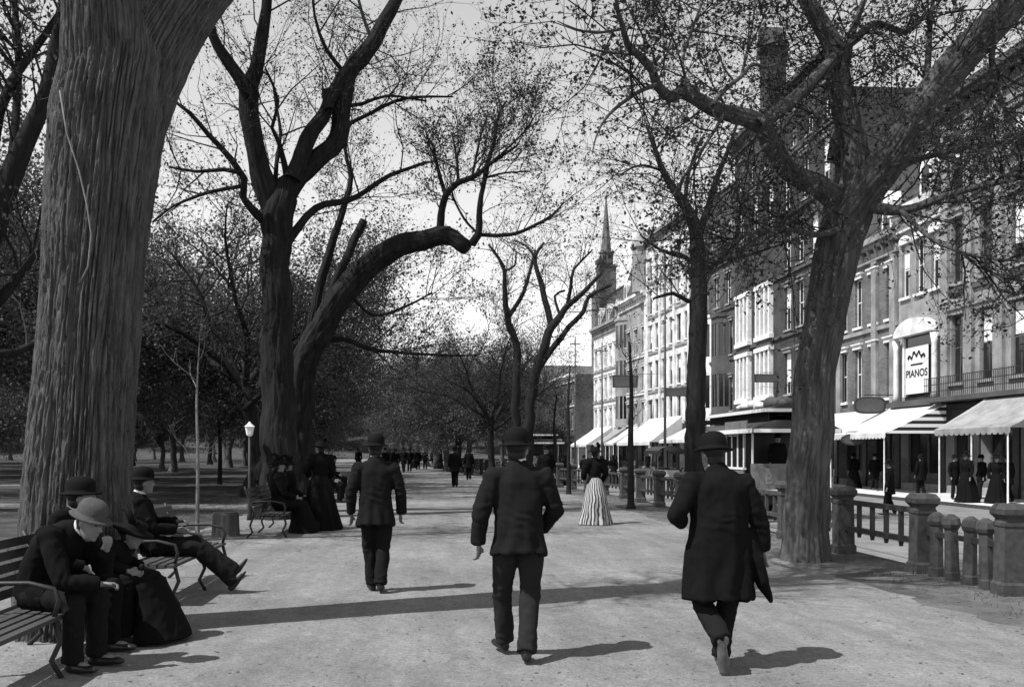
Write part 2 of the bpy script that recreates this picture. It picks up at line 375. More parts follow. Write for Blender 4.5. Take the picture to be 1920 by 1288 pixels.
# ---------------------------------------------------------------- small park things
b = MB(); base = P(422, 1004, 18.2)
b.tube([(0, 0, -.02), (0, 0, .05), (0, 0, .40), (0, 0, .44)], [.27, .25, .235, .215], 14)
st = empty('tree_stump', (base.x, base.y, 0), .3, 'squat cut tree stump standing beside the pale sapling', 'stump')
for i, v in enumerate(b.v):
    a = math.atan2(v[1], v[0]); k = 1 + .07 * math.sin(a * 3 + 1) + .05 * math.sin(a * 7); b.v[i] = (v[0] * k, v[1] * k, v[2])
b.build('trunk', 'bark', st)
b = MB(); b.tube([(0, 0, .438), (0, 0, .446)], [.21, .205], 14); b.build('cut_top', 'wood', st)
lp = P(468, 975, 22.4)
r = empty('lamp_post', (lp.x, lp.y, 0), 0, 'slim dark lamp post with small pale lantern near the dark forked elm', 'lamp post')
b = MB(); b.tube([(0, 0, 0), (0, 0, .1), (0, 0, .5), (0, 0, 1.9)], [.07, .055, .04, .03], 8); b.build('post', 'iron', r, smooth=True)
b = MB(); b.tube([(0, 0, 1.9), (0, 0, 1.94), (0, 0, 2.1), (0, 0, 2.13)], [.03, .07, .10, .11], 6); b.build('lantern', 'white_paint', r)
b = MB(); b.tube([(0, 0, 2.13), (0, 0, 2.18), (0, 0, 2.24)], [.12, .06, .015], 6); b.build('cap', 'white_paint', r)

# ---------------------------------------------------------------- trees
def rv(rng, s=1.0):
    return Vector((rng.gauss(0, s), rng.gauss(0, s), rng.gauss(0, s)))
def resample(pts, step):
    """pts: list of (Vector, r) -> smooth Catmull-Rom resampling"""
    out = []; n = len(pts)
    for i in range(n - 1):
        p0, p1, p2, p3 = pts[max(i - 1, 0)], pts[i], pts[i + 1], pts[min(i + 2, n - 1)]
        k = max(1, int((p2[0] - p1[0]).length / step))
        for j in range(k):
            t = j / k; t2, t3 = t * t, t * t * t
            q = .5 * ((2 * p1[0]) + (p2[0] - p0[0]) * t + (2 * p0[0] - 5 * p1[0] + 4 * p2[0] - p3[0]) * t2 + (3 * p1[0] - p0[0] - 3 * p2[0] + p3[0]) * t3)
            out.append((q, p1[1] + (p2[1] - p1[1]) * t))
    out.append(pts[-1]); return out
class Grower:
    def __init__(s, seed, dens=(1.2, 2.2, 3.0), length=(2.2, 1.1, .5), rad=(.035, .014, .006), up=.15, droop=0.0, nleaf=5, spread=.1, t0=.25, wob=.22, leaf_last=1, maxr=.3, angle=(28, 68)):
        s.rng = random.Random(seed); s.dens, s.length, s.rad, s.up, s.nleaf, s.spread, s.t0, s.wob, s.droop, s.angle = dens, length, rad, up, nleaf, spread, t0, wob, droop, angle
        s.tw = {}; s.leaf = []; s.n = len(dens); s.leaf_last = leaf_last; s.maxr = maxr
    def grow(s, pts, lvl=0, t0=None, dens=None):
        rng = s.rng; seg = [(pts[i + 1][0] - pts[i][0]).length for i in range(len(pts) - 1)]; L = sum(seg)
        x = (dens if dens is not None else s.dens[lvl]) * L; n = int(x) + (1 if rng.random() < x - int(x) else 0)
        ta = t0 if t0 is not None else (s.t0 if lvl == 0 else .15)
        for _ in range(n):
            t = rng.uniform(ta, 1) * L; i = 0
            while i < len(seg) - 1 and t > seg[i]: t -= seg[i]; i += 1
            f = min(1, t / max(seg[i], 1e-6)); p = pts[i][0].lerp(pts[i + 1][0], f); r = pts[i][1] + (pts[i + 1][1] - pts[i][1]) * f
            if r > s.maxr: continue
            T = (pts[i + 1][0] - pts[i][0]).normalized(); q = rv(rng); q = (q - T * q.dot(T)).normalized()
            a = R(rng.uniform(*s.angle)); d = T * math.cos(a) + q * math.sin(a); d.z += s.up - s.droop; d.normalize()
            ln = s.length[lvl] * rng.uniform(.55, 1.35); k = (5, 4, 3)[min(lvl, 2)]; r0 = min(r * .6, s.rad[lvl] * rng.uniform(.7, 1.2))
            bp = [(p, r0)]
            for j in range(k - 1):
                d = (d + rv(rng, s.wob) + Vector((0, 0, s.up * .35 - s.droop * .5))).normalized(); p = p + d * (ln / (k - 1)); bp.append((p, r0 * (1 - .8 * (j + 1) / (k - 1)) + .0015))
            s.tw.setdefault((k, lvl), []).append(bp)
            if lvl + 1 < s.n: s.grow(bp, lvl + 1)
            if lvl >= s.n - s.leaf_last:
                for m in range(s.nleaf):
                    u = rng.uniform(.25, 1) * (k - 1); j = min(int(u), k - 2); c = bp[j][0].lerp(bp[j + 1][0], u - j)
                    s.leaf.append(c + rv(rng, s.spread))
    def twig_arrays(s, base, sides=(5, 4, 3)):
        Vs, Fs = [], []; off = 0
        for (k, lvl), lst in s.tw.items():
            n = sides[min(lvl, 2)]; A = np.array([[tuple(p) for p, _ in b] for b in lst]) - np.array(tuple(base)); Rr = np.array([[r for _, r in b] for b in lst])
            T = np.zeros_like(A); T[:, 1:-1] = A[:, 2:] - A[:, :-2]; T[:, 0] = A[:, 1] - A[:, 0]; T[:, -1] = A[:, -1] - A[:, -2]
            T /= np.linalg.norm(T, axis=2, keepdims=True) + 1e-9
            ref = np.where(np.abs(T[:, :1, 2:3]) < .8, np.array([0, 0, 1.0]), np.array([1.0, 0, 0]))
            a = np.cross(T, np.broadcast_to(ref, T.shape)); a /= np.linalg.norm(a, axis=2, keepdims=True) + 1e-9; c = np.cross(T, a)
            th = np.arange(n) * 2 * math.pi / n
            ring = A[:, :, None] + Rr[:, :, None, None] * (a[:, :, None] * np.cos(th)[None, None, :, None] + c[:, :, None] * np.sin(th)[None, None, :, None])
            N = len(lst); V = ring.reshape(-1, 3); idx = np.arange(N * k * n).reshape(N, k, n)
            F = np.stack([idx[:, :-1], np.roll(idx, -1, 2)[:, :-1], np.roll(idx, -1, 2)[:, 1:], idx[:, 1:]], -1).reshape(-1, 4) + off
            Vs.append(V); Fs.append(F); off += len(V)
        return np.concatenate(Vs), np.concatenate(Fs)
    def leaf_arrays(s, base, size, seed=1):
        A = np.array([tuple(p) for p in s.leaf]) - np.array(tuple(base)); return leaves(A, size, seed)
def leaves(A, size, seed):
    g = np.random.default_rng(seed); N = len(A)
    a = g.normal(size=(N, 3)); a /= np.linalg.norm(a, axis=1, keepdims=True); q = g.normal(size=(N, 3)); b = np.cross(a, q); b /= np.linalg.norm(b, axis=1, keepdims=True); c = np.cross(a, b)
    S = (size * g.uniform(.6, 1.35, N))[:, None]
    V = np.stack([A - a * S * .5, A + b * S * .30 + c * S * .10, A + a * S * .5, A - b * S * .30 + c * S * .10], 1).reshape(-1, 3)
    return V, np.arange(N * 4).reshape(N, 4)

def furrow(n, w):
    t = min(1, abs(n) / w); return 1 - t * t * (3 - 2 * t)
def limb_mesh(limbs, base, n=14, rough=.06, name='trunk', m='bark', seed=0, flare=None, ridge=0.0, famt=.38, wig=.3):
    """limbs: list of [(Vector, r)]; one mesh of trunk and limbs with knobbly bark relief"""
    Vs, Fs = [], []; off = 0
    for li, pts in enumerate(limbs):
        k = len(pts); nn = (n if pts[0][1] > .12 else (n // 2 if pts[0][1] > .05 else 8)) if ridge else (n if pts[0][1] > .12 else (10 if pts[0][1] > .05 else 6)); prev = None; sl = 0.0; V = np.zeros((k, nn, 3))
        for j, (p, r) in enumerate(pts):
            if ridge and r > .02 and j > 3: p = p + noise.noise_vector(p * 1.5 + Vector((seed, 0, 0))) * (min(r, .3) * wig)
            t = (pts[min(j + 1, k - 1)][0] - pts[max(j - 1, 0)][0]).normalized()
            if j: sl += (p - pts[j - 1][0]).length
            kf = max(1.6, r * 16)
            ref = prev if prev is not None else (Vector((1, 0, 0)) if abs(t.x) < .9 else Vector((0, 1, 0)))
            a = (ref - t * ref.dot(t)).normalized(); c = t.cross(a); prev = a
            for q in range(nn):
                th = 2 * math.pi * q / nn; d = a * math.cos(th) + c * math.sin(th); w = p + d * r
                rr = r * (1 + rough * 1.6 * noise.noise(w * (1.2 / max(r, .08)) + Vector((seed, 0, 0))) + rough * noise.noise(w * (3.5 / max(r, .08))))
                if ridge and r > .05:
                    c1, s1 = math.cos(th), math.sin(th); rr -= r * ridge * (furrow(noise.noise(Vector((c1 * kf, s1 * kf, sl * .8 + seed))), .22) + .5 * furrow(noise.noise(Vector((c1 * kf * 2.1, s1 * kf * 2.1, sl * 1.8 + seed))), .25))
                if flare and li == 0:
                    z = w.z - base[2]
                    if z < flare: rr *= 1 + famt * (1 - z / flare) ** 2 * (1 + .35 * math.sin(th * 5 + seed))
                V[j, q] = tuple(p + d * rr - Vector(base))
        idx = np.arange(k * nn).reshape(k, nn)
        F = np.stack([idx[:-1], np.roll(idx, -1, 1)[:-1], np.roll(idx, -1, 1)[1:], idx[1:]], -1).reshape(-1, 4) + off
        cap = [off + (k - 1) * nn + q for q in range(nn)]
        Vs.append(V.reshape(-1, 3)); Fs.append(F); off += k * nn
        tip = np.mean(V[-1], axis=0, keepdims=True) + np.array(tuple((pts[-1][0] - pts[-2][0]).normalized())) * pts[-1][1] * .25; Vs.append(tip)
        Fs.append(np.array([[cap[q], cap[(q + 1) % nn], off, off] for q in range(nn)])); off += 1
    V = np.concatenate(Vs); F = np.concatenate(Fs)
    me = bpy.data.meshes.new(name); me.from_pydata(V.tolist(), [], [tuple(f) if f[2] != f[3] else tuple(f[:3]) for f in F.tolist()])
    me.polygons.foreach_set('use_smooth', [True] * len(me.polygons)); me.materials.append(MATS[m]); me.update(); return me

def tr(pts, d, dd=0.0, step=.25):
    """trace: [(px, py, width px)] at distance d, drifting by dd towards the end -> smooth limb"""
    n = len(pts); out = []
    for i, (x, y, w) in enumerate(pts):
        e = d + dd * i / max(1, n - 1); out.append((P(x, y, e), w * .5 / FPX * e))
    return resample(out, step)

def make_tree(name, base, label, limbs, grower, leaf_size, bark='bark', leafm='leaf', n=14, rough=.06, seed=0, flare=.9, group=None, twigm='twig', trunk_me=None, cat='tree', ridge=0.0, famt=.38, wig=.3):
    r = empty(name, base, 0, label, cat, group)
    if trunk_me is None: trunk_me = limb_mesh(limbs, base, n, rough, 'trunk', bark, seed, flare, ridge, famt, wig)
    tk = link('trunk', trunk_me, None, r)
    if grower.tw:
        V, F = grower.twig_arrays(base); t = link('twigs', np_mesh('twigs', V, F, twigm), None, r); t['kind'] = 'stuff'
    if grower.leaf:
        V, F = grower.leaf_arrays(base, leaf_size, seed + 5); c = link('crown', np_mesh('crown', V, F, leafm, False), None, r); c['kind'] = 'stuff'
    return r

# --- the massive ridged elm at the left
def ridged_trunk(pts, base, n=230, seed=3):
    k = len(pts); V = np.zeros((k, n, 3))
    for j, (p, r) in enumerate(pts):
        for q in range(n):
            th = 2 * math.pi * q / n; c, s = math.cos(th), math.sin(th); z = p.z
            sw = .09 * noise.noise(Vector((c * 1.5, s * 1.5, z * .5)))
            ct, s_t = math.cos(th + sw), math.sin(th + sw)
            ridge = -.09 * furrow(noise.noise(Vector((ct * 13, s_t * 13, z * .9 + seed))), .26) - .04 * furrow(noise.noise(Vector((ct * 27, s_t * 27, z * 3.6 + seed))), .30) + .022 * noise.noise(Vector((c * 40, s * 40, z * 14))) + .04
            rr = r * (1 + .05 * noise.noise(Vector((c, s, z * .8 + 9))) + ridge)
            zz = max(z, 0)
            if zz < 1.0: rr *= 1 + .16 * (1 - zz) ** 2 * (1 + .4 * math.sin(th * 5 + 1))
            V[j, q] = (p.x + c * rr - base[0], p.y + s * rr - base[1], p.z - base[2])
    idx = np.arange(k * n).reshape(k, n)
    F = np.stack([idx[:-1], np.roll(idx, -1, 1)[:-1], np.roll(idx, -1, 1)[1:], idx[1:]], -1).reshape(-1, 4)
    return V.reshape(-1, 3), F
D1 = 8.6; b0 = P(150, 1184, D1); b0.z = 0
main = tr([(150, 1190, 200), (146, 1050, 200), (146, 900, 184), (161, 700, 176), (176, 500, 177), (194, 300, 190), (208, 200, 200), (222, 120, 190), (232, 60, 130)], D1, 0, .026)
limL = tr([(205, 260, 150), (200, 120, 156), (197, 20, 146), (190, -120, 130), (170, -380, 105), (140, -750, 75), (120, -1150, 40)], D1, -.6, .045)
limR = tr([(222, 290, 130), (255, 140, 172), (325, 20, 165), (420, -80, 138), (540, -230, 110), (650, -450, 80), (740, -720, 45)], D1, .8, .045)
Vs, Fs = [], []; off = 0
for pts, n in ((main, 480), (limL, 340), (limR, 360)):
    V, F = ridged_trunk(pts, b0, n); Vs.append(V); Fs.append(F + off); off += len(V)
t1me = np_mesh('trunk', np.concatenate(Vs), np.concatenate(Fs), 'bark', True)
g1 = Grower(11, (3.4, 3.0, 3.2), (2.6, 1.2, .5), (.06, .02, .008), .2, 0, 4, .07, .35)
g1.grow(limL, t0=.55); g1.grow(limR, t0=.5)
T1 = make_tree('elm_tree', b0, 'massive ridged elm trunk rising behind the nearest bench sitters', None, g1, .065, trunk_me=t1me)
vb = MB(); vb.tube([P(*p) - b0 for p in ((112, 170, 8.13), (125, 250, 8.13), (148, 320, 8.12), (163, 385, 8.11), (171, 440, 8.11), (165, 500, 8.12), (150, 530, 8.13))], [.007] * 7, 5); vb.build('vine', 'bark_pale', T1, smooth=True)

# --- tree mostly out of frame on the left
D0 = 16.0; b0 = P(-170, 1020, D0); b0.z = 0
L0 = [tr([(-170, 1028, 80), (-150, 850, 66), (-110, 700, 60), (-55, 540, 52), (0, 385, 44), (45, 270, 36), (85, 180, 30), (110, 70, 25), (140, -80, 20), (160, -300, 12)], D0, -.5),
      tr([(-60, 560, 34), (-30, 380, 28), (5, 190, 17), (60, 100, 14), (112, 28, 12), (180, -80, 9)], D0, .8),
      tr([(-80, 620, 26), (0, 560, 22), (55, 490, 18), (120, 425, 13), (200, 370, 8)], D0, 1.5),
      tr([(20, 330, 18), (35, 120, 13), (20, -60, 10)], D0, 1.2), tr([(-90, 660, 20), (30, 660, 15), (130, 600, 9)], D0, 2.0)]
g0 = Grower(21, (2.2, 2.6, 3.0), (2.2, 1.1, .5), (.03, .012, .006), .12, 0, 6, .13, .3)
for l in L0: g0.grow(l, t0=.3)
make_tree('elm_tree', b0, 'leaning leafy elm behind the massive ridged trunk at the park side', L0, g0, .085, 'bark_dark', 'leaf', seed=2)

# --- dark forked elm
D2 = 23.0; b0 = P(520, 978, D2); b0.z = 0
K2 = 1.0
L2 = [tr([(522, 985, 80), (520, 800, 66), (519, 600, 58), (518, 470, 56), (520, 410, 62), (526, 370, 56), (532, 345, 36), (536, 330, 12)], D2, 0, .2),
      tr([(514, 410, 40), (497, 348, 44), (480, 290, 37), (473, 243, 36), (464, 170, 36), (480, 130, 26), (495, 43, 22), (505, -40, 18), (512, -200, 10)], D2, -1.2),
      tr([(466, 180, 24), (447, 143, 24), (408, 87, 19), (393, 39, 16), (385, -40, 12), (370, -160, 7)], D2 - .7, -1.0),
      tr([(530, 380, 40), (556, 330, 44), (590, 304, 38), (634, 261, 36), (643, 196, 33), (651, 143, 32), (677, 109, 32), (703, 74, 30), (721, 39, 27), (745, -5, 22), (790, -110, 14)], D2, 1.2),
      tr([(548, 335, 32), (582, 256, 30), (608, 217, 26), (621, 183, 24), (640, 145, 22), (668, 118, 20)], D2 - .2, .8, .15), tr([(616, 205, 20), (613, 186, 17), (612, 168, 15)], D2 - .25, 0, .06),
      tr([(505, 420, 20), (484, 404, 18), (456, 370, 14), (458, 335, 13), (434, 300, 12), (390, 252, 10), (356, 213, 8), (323, 187, 5)], D2, -1.6),
      tr([(451, 324, 9), (420, 318, 8), (369, 322, 6), (316, 313, 4)], D2 - .8, -.8), tr([(451, 350, 8), (390, 361, 7), (325, 387, 5), (286, 417, 4)], D2 - .8, -.3),
      tr([(538, 455, 18), (577, 404, 15), (608, 383, 13), (651, 378, 11), (690, 356, 10), (730, 330, 8), (799, 304, 5)], D2, 1.5),
      tr([(538, 330, 14), (524, 270, 9), (510, 240, 7), (522, 190, 5), (498, 130, 4)], D2, -.6), tr([(516, 345, 10), (520, 290, 7), (526, 250, 6), (512, 160, 4)], D2, .6),
      tr([(648, 200, 8), (680, 195, 7), (726, 180, 5), (800, 190, 3)], D2 + .7, .4), tr([(650, 235, 8), (690, 215, 7), (760, 185, 6), (850, 182, 3)], D2 + .7, .8),
      tr([(640, 130, 9), (610, 90, 7), (590, 30, 5), (585, -40, 4)], D2 + .5, -.6), tr([(700, 80, 8), (680, 30, 6), (660, -50, 4)], D2 + .9, .5)]
g2 = Grower(31, (2.1, 2.9, 3.3), (1.9, 1.0, .5), (.019, .0085, .0045), .12, 0, 5, .06, .1, maxr=.26)
for i, l in enumerate(L2[1:]): g2.grow(l, t0=.2 if i < 4 else .1)
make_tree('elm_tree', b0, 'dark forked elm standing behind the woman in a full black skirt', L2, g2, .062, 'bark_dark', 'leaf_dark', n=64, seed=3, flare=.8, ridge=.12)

# --- leaning elm with the sawn-off arched limb
D3 = 25.5; b0 = P(566, 960, D3); b0.z = 0
L3 = [tr([(566, 964, 74), (556, 850, 62), (556, 780, 58), (562, 708, 54), (588, 628, 50), (621, 578, 47), (663, 528, 47), (713, 481, 44), (768, 455, 40), (822, 442, 36), (852, 448, 32), (877, 464, 28)], D3, -1.5, .15),
      tr([(580, 660, 22), (588, 595, 20), (600, 536, 18), (621, 465, 16), (634, 423, 14), (648, 377, 12), (658, 335, 9), (647, 278, 6), (650, 220, 4)], D3, .5),
      tr([(612, 590, 17), (617, 561, 18), (642, 498, 17), (664, 452, 16), (682, 414, 16)], D3 - .5, .4),
      tr([(826, 440, 16), (827, 406, 14), (836, 366, 13), (861, 342, 11), (885, 334, 10), (921, 306, 7), (970, 273, 4)], D3 - 1.2, -.8, .15),
      tr([(836, 368, 9), (820, 314, 7), (812, 270, 4)], D3 - 1.2, .5, .15), tr([(859, 342, 6), (857, 302, 5), (847, 249, 3)], D3 - 1.3, .3, .15),
      tr([(884, 458, 16), (897, 440, 15), (901, 378, 10), (913, 314, 9), (927, 261, 7), (934, 217, 5), (950, 189, 3)], D3 - 1.5, -.7, .15),
      tr([(897, 440, 8), (954, 441, 7), (1002, 423, 6), (1035, 403, 4), (1057, 380, 3)], D3 - 1.5, -1.0, .15), tr([(893, 436, 5), (870, 410, 5), (850, 370, 4), (845, 330, 2)], D3 - 1.5, .6, .15),
      tr([(915, 312, 6), (950, 280, 4), (985, 245, 3), (1005, 215, 2)], D3 - 1.9, -.4, .15), tr([(905, 335, 5), (945, 325, 4), (990, 322, 2)], D3 - 1.8, .5, .15), tr([(885, 334, 5), (900, 260, 4), (915, 215, 2)], D3 - 1.6, .4, .15),
      tr([(592, 640, 14), (640, 637, 10), (700, 655, 8), (760, 662, 6), (850, 667, 4), (900, 665, 2)], D3 - .2, -.6, .15), tr([(690, 650, 5), (720, 672, 4), (735, 690, 2)], D3 - .5, -.2, .15),
      tr([(650, 545, 8), (700, 590, 6), (760, 575, 5), (810, 548, 3)], D3 + .3, .8, .15)]
g3 = Grower(41, (4.2, 4.4, 4.6), (1.35, .8, .38), (.012, .0065, .004), .14, 0, 6, .06, .1, maxr=.11, angle=(18, 52))
for i, l in enumerate(L3):
    if i not in (0, 2): g3.grow(l, t0=.15)
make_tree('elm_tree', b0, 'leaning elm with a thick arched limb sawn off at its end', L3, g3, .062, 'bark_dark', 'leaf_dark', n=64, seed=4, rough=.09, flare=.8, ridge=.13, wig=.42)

# --- mid-distance pair beside the fence
D4 = 38.0; b0 = P(990, 925, D4); b0.z = 0
L4 = [tr([(990, 928, 28), (990, 825, 22), (999, 733, 19), (1006, 684, 19), (1019, 649, 18), (1034, 612, 16), (1068, 572, 11), (1103, 540, 8), (1130, 512, 5)], D4, -.8),
      tr([(1034, 612, 13), (1023, 564, 12), (1012, 525, 10), (1003, 482, 7), (1020, 455, 4)], D4, .6), tr([(1010, 690, 14), (1027, 665, 12), (1066, 613, 10), (1095, 583, 9), (1105, 554, 7), (1147, 534, 4)], D4, 1.0),
      tr([(1062, 580, 8), (1070, 540, 7), (1076, 505, 5), (1110, 470, 3)], D4, -.6), tr([(1050, 592, 6), (1040, 555, 5), (1060, 545, 4)], D4, .3), tr([(1003, 482, 5), (985, 460, 4), (960, 450, 2)], D4 + .3, .4)]
g4 = Grower(51, (2.6, 3.0, 3.4), (1.5, .85, .42), (.017, .008, .0045), .12, 0, 3, .12, .15)
for i, l in enumerate(L4): g4.grow(l, t0=.45 if i == 0 else .2)
make_tree('elm_tree', b0, 'slender elm forking low into a spray of branches before the church spire', L4, g4, .07, 'bark_dark', 'leaf_dark', n=20, seed=6, ridge=.06, wig=.7, famt=.2)
D5 = 46.0; b0 = P(962, 908, D5); b0.z = 0
L5 = [tr([(962, 911, 24), (968, 790, 18), (968, 681, 15), (965, 636, 14), (952, 596, 13), (945, 538, 9), (946, 508, 8), (935, 482, 6), (916, 459, 4)], D5, -.6), tr([(952, 596, 9), (978, 554, 8), (997, 495, 6), (1003, 470, 4)], D5, .6), tr([(947, 508, 4), (965, 498, 4), (968, 470, 3)], D5, .3)]
g5 = Grower(61, (2.4, 2.6, 3.0), (1.6, .9, .45), (.02, .012, .007), .1, 0, 4, .12, .15)
for i, l in enumerate(L5): g5.grow(l, t0=.55 if i == 0 else .2)
make_tree('elm_tree', b0, 'thin elm with a bare wishbone fork left of the slender elm', L5, g5, .08, 'bark_dark', 'leaf_dark', n=20, seed=7, ridge=.06, wig=.7, famt=.2)

# --- the street-side elm at the right
D6 = 14.2; b0 = P(1510, 1050, D6); b0.z = 0
L6 = [tr([(1510, 1056, 88), (1512, 960, 84), (1516, 880, 80), (1530, 700, 76), (1553, 560, 77), (1572, 460, 86), (1588, 400, 92), (1600, 330, 70), (1590, 240, 52), (1573, 160, 46), (1566, 95, 40), (1530, 30, 34), (1495, -30, 28), (1440, -160, 18)], D6, .2, .12),
      tr([(1585, 410, 74), (1630, 345, 72), (1680, 280, 66), (1735, 190, 62), (1800, 110, 64), (1870, 40, 60), (1935, -30, 54), (2040, -160, 40), (2150, -330, 26)], D6, -1.2, .15),
      tr([(1575, 380, 50), (1535, 350, 42), (1480, 320, 38), (1448, 275, 36), (1425, 232, 36), (1369, 214, 31), (1338, 205, 29), (1304, 186, 26), (1276, 174, 24), (1257, 183, 22), (1232, 161, 19), (1223, 133, 16), (1195, 102, 14), (1177, 84, 13), (1167, 50, 10), (1159, 25, 8), (1150, -40, 5)], D6, -2.2, .1),
      tr([(1420, 235, 26), (1455, 212, 26), (1495, 180, 25), (1535, 140, 24), (1566, 110, 22)], D6 - .7, .7, .1),
      tr([(1230, 160, 9), (1195, 174, 8), (1146, 211, 6), (1121, 248, 4), (1110, 290, 2)], D6 - 1.7, -.6, .1), tr([(1335, 198, 10), (1360, 168, 9), (1391, 143, 8), (1410, 121, 7), (1444, 126, 6), (1480, 106, 4)], D6 - 1.3, .6, .1),
      tr([(1165, 55, 6), (1120, 62, 5), (1080, 55, 3), (1045, 40, 2)], D6 - 2, -.5, .1), tr([(1390, 143, 6), (1400, 100, 5), (1410, 50, 4), (1420, -20, 3)], D6 - .9, .4, .1),
      tr([(1570, 95, 24), (1600, 78, 16), (1640, 45, 14), (1700, 60, 10), (1740, 20, 7)], D6, .9, .1), tr([(1735, 190, 16), (1740, 110, 12), (1745, 40, 9), (1755, -40, 6)], D6 - .5, 1.0, .1),
      tr([(1600, 380, 30), (1690, 395, 18), (1780, 365, 13), (1860, 345, 10), (1935, 330, 8)], D6, -2.0, .12), tr([(1640, 330, 20), (1720, 300, 12), (1800, 280, 10), (1920, 262, 8)], D6, 1.0, .12),
      tr([(1600, 420, 20), (1540, 440, 12), (1470, 430, 9), (1400, 440, 6), (1350, 470, 4)], D6, -1.2, .1), tr([(1690, 395, 10), (1750, 450, 8), (1830, 480, 6), (1920, 490, 4)], D6 - .6, -1.2, .1),
      tr([(1560, 300, 20), (1600, 60, 12), (1650, -60, 8)], D6, 1.8, .12), tr([(1300, 186, 8), (1280, 120, 6), (1300, 50, 5), (1330, -30, 3)], D6 - 1.4, .6, .1), tr([(1360, 212, 8), (1330, 260, 6), (1290, 320, 5), (1260, 370, 3)], D6 - 1.2, -.6, .1),
      tr([(1500, -20, 18), (1400, -60, 12), (1280, -90, 9), (1160, -80, 6), (1060, -40, 4)], D6, -.8, .12), tr([(1440, 270, 8), (1400, 310, 6), (1370, 380, 4)], D6 - .6, -.5, .1), tr([(1870, 40, 14), (1860, 130, 10), (1890, 220, 7)], D6 - 1, .8, .1),
      tr([(1440, -160, 18), (1300, -330, 14), (1130, -460, 10), (960, -540, 6)], D6, -2.2, .15), tr([(1470, -90, 18), (1480, -300, 14), (1430, -560, 10), (1400, -760, 6)], D6, -2.0, .15), tr([(2040, -160, 26), (1960, -380, 18), (1860, -560, 12), (1780, -760, 7)], D6 - 1, -1.6, .15), tr([(1935, -30, 22), (1800, -190, 16), (1680, -320, 11), (1560, -420, 7)], D6 - .8, -1.8, .15)]  # four unseen limbs above the frame, added to shade the boughs below
g6 = Grower(71, (3.8, 4.6, 4.8), (1.4, .78, .36), (.013, .006, .0035), .04, 0, 5, .05, .1, maxr=.24, angle=(30, 78))
for i, l in enumerate(L6): g6.grow(l, t0=(.62 if i == 0 else .2 if i in (1, 2) else .1), dens=(8.5 if i in (10, 11, 12, 13, 18) else None))
make_tree('elm_tree', b0, 'sunlit leafy elm standing inside the fence at the curb of the mall', L6, g6, .060, 'bark_grey', 'leaf', n=120, seed=8, rough=.025, flare=.45, ridge=.10, famt=.14, wig=.12)

# --- narrow street tree behind the man in the long coat
D7 = 27.0; b0 = P(1300, 953, D7); b0.z = 0
L7 = [tr([(1300, 958, 44), (1302, 860, 38), (1306, 700, 36), (1310, 560, 32), (1307, 470, 28), (1300, 415, 24), (1270, 365, 16), (1245, 325, 12), (1228, 280, 9), (1212, 235, 5)], D7, -.6, .2),
      tr([(1306, 440, 16), (1325, 400, 13), (1342, 340, 11), (1368, 275, 8), (1385, 220, 4)], D7, .5, .2), tr([(1311, 560, 12), (1290, 565, 9), (1262, 550, 7), (1225, 560, 4)], D7, -.7, .2), tr([(1310, 500, 12), (1280, 480, 9), (1240, 470, 6), (1200, 440, 3)], D7, -.7, .2),
      tr([(1312, 520, 12), (1350, 490, 9), (1400, 480, 6), (1440, 465, 3)], D7, .5, .2), tr([(1285, 385, 9), (1290, 330, 7), (1310, 270, 4)], D7 - .3, .6, .2), tr([(1240, 320, 6), (1200, 310, 4), (1160, 330, 3)], D7 - .4, -.5, .2)]
g7 = Grower(81, (2.2, 2.7, 3.0), (2.0, 1.0, .45), (.018, .009, .005), .06, 0, 4, .07, .1)
for i, l in enumerate(L7): g7.grow(l, t0=.62 if i == 0 else .15)
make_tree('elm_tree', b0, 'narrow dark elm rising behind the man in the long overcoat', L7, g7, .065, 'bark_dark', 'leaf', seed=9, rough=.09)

# --- saplings
def sapling(px, py, d, top, label, pale, seed, w=10, lean=8, n=(2.0, 2.0), low=.35):
    b0 = P(px, py, d); b0.z = 0
    L = [tr([(px, py + 3, w * 1.3), (px + lean * .2, py * .6 + top * .4, w), (px - lean * .3, py * .3 + top * .7, w * .7), (px + lean, top, w * .25)], d, .1, .15)]
    g = Grower(seed, n, (.9, .45), (.010, .005), .22, 0, 2, .06, low, leaf_last=1, maxr=.5); g.grow(L[0], t0=low)
    return make_tree('sapling', b0, label, L, g, .06, 'bark_pale' if pale else 'bark_dark', 'leaf', seed=seed, rough=.02, flare=.15, twigm='bark_pale' if pale else 'twig', cat='sapling')
sapling(370, 1000, 18.8, 640, 'pale bare sapling with thin upswept twigs beside the tree stump', True, 101, 6, 4, low=.2)
sapling(1183, 954, 26.8, 640, 'straight young tree beside the fence next to the woman in a striped skirt', False, 102, 11, -3, (3.0, 3.0), .4)
sapling(1066, 925, 36.0, 690, 'thin young tree at the fence between the bowler man and the striped skirt', False, 103, 7, 2, (2.5, 2.5), .3)
sapling(1040, 905, 47.0, 740, 'small bushy young tree by the far fence before the streetcar', False, 104, 7, 4, (4, 4), .3)
sapling(412, 905, 44.0, 740, 'slim young tree on the lawn among the distant trunks', False, 105, 7, 4, (2, 2), .3)

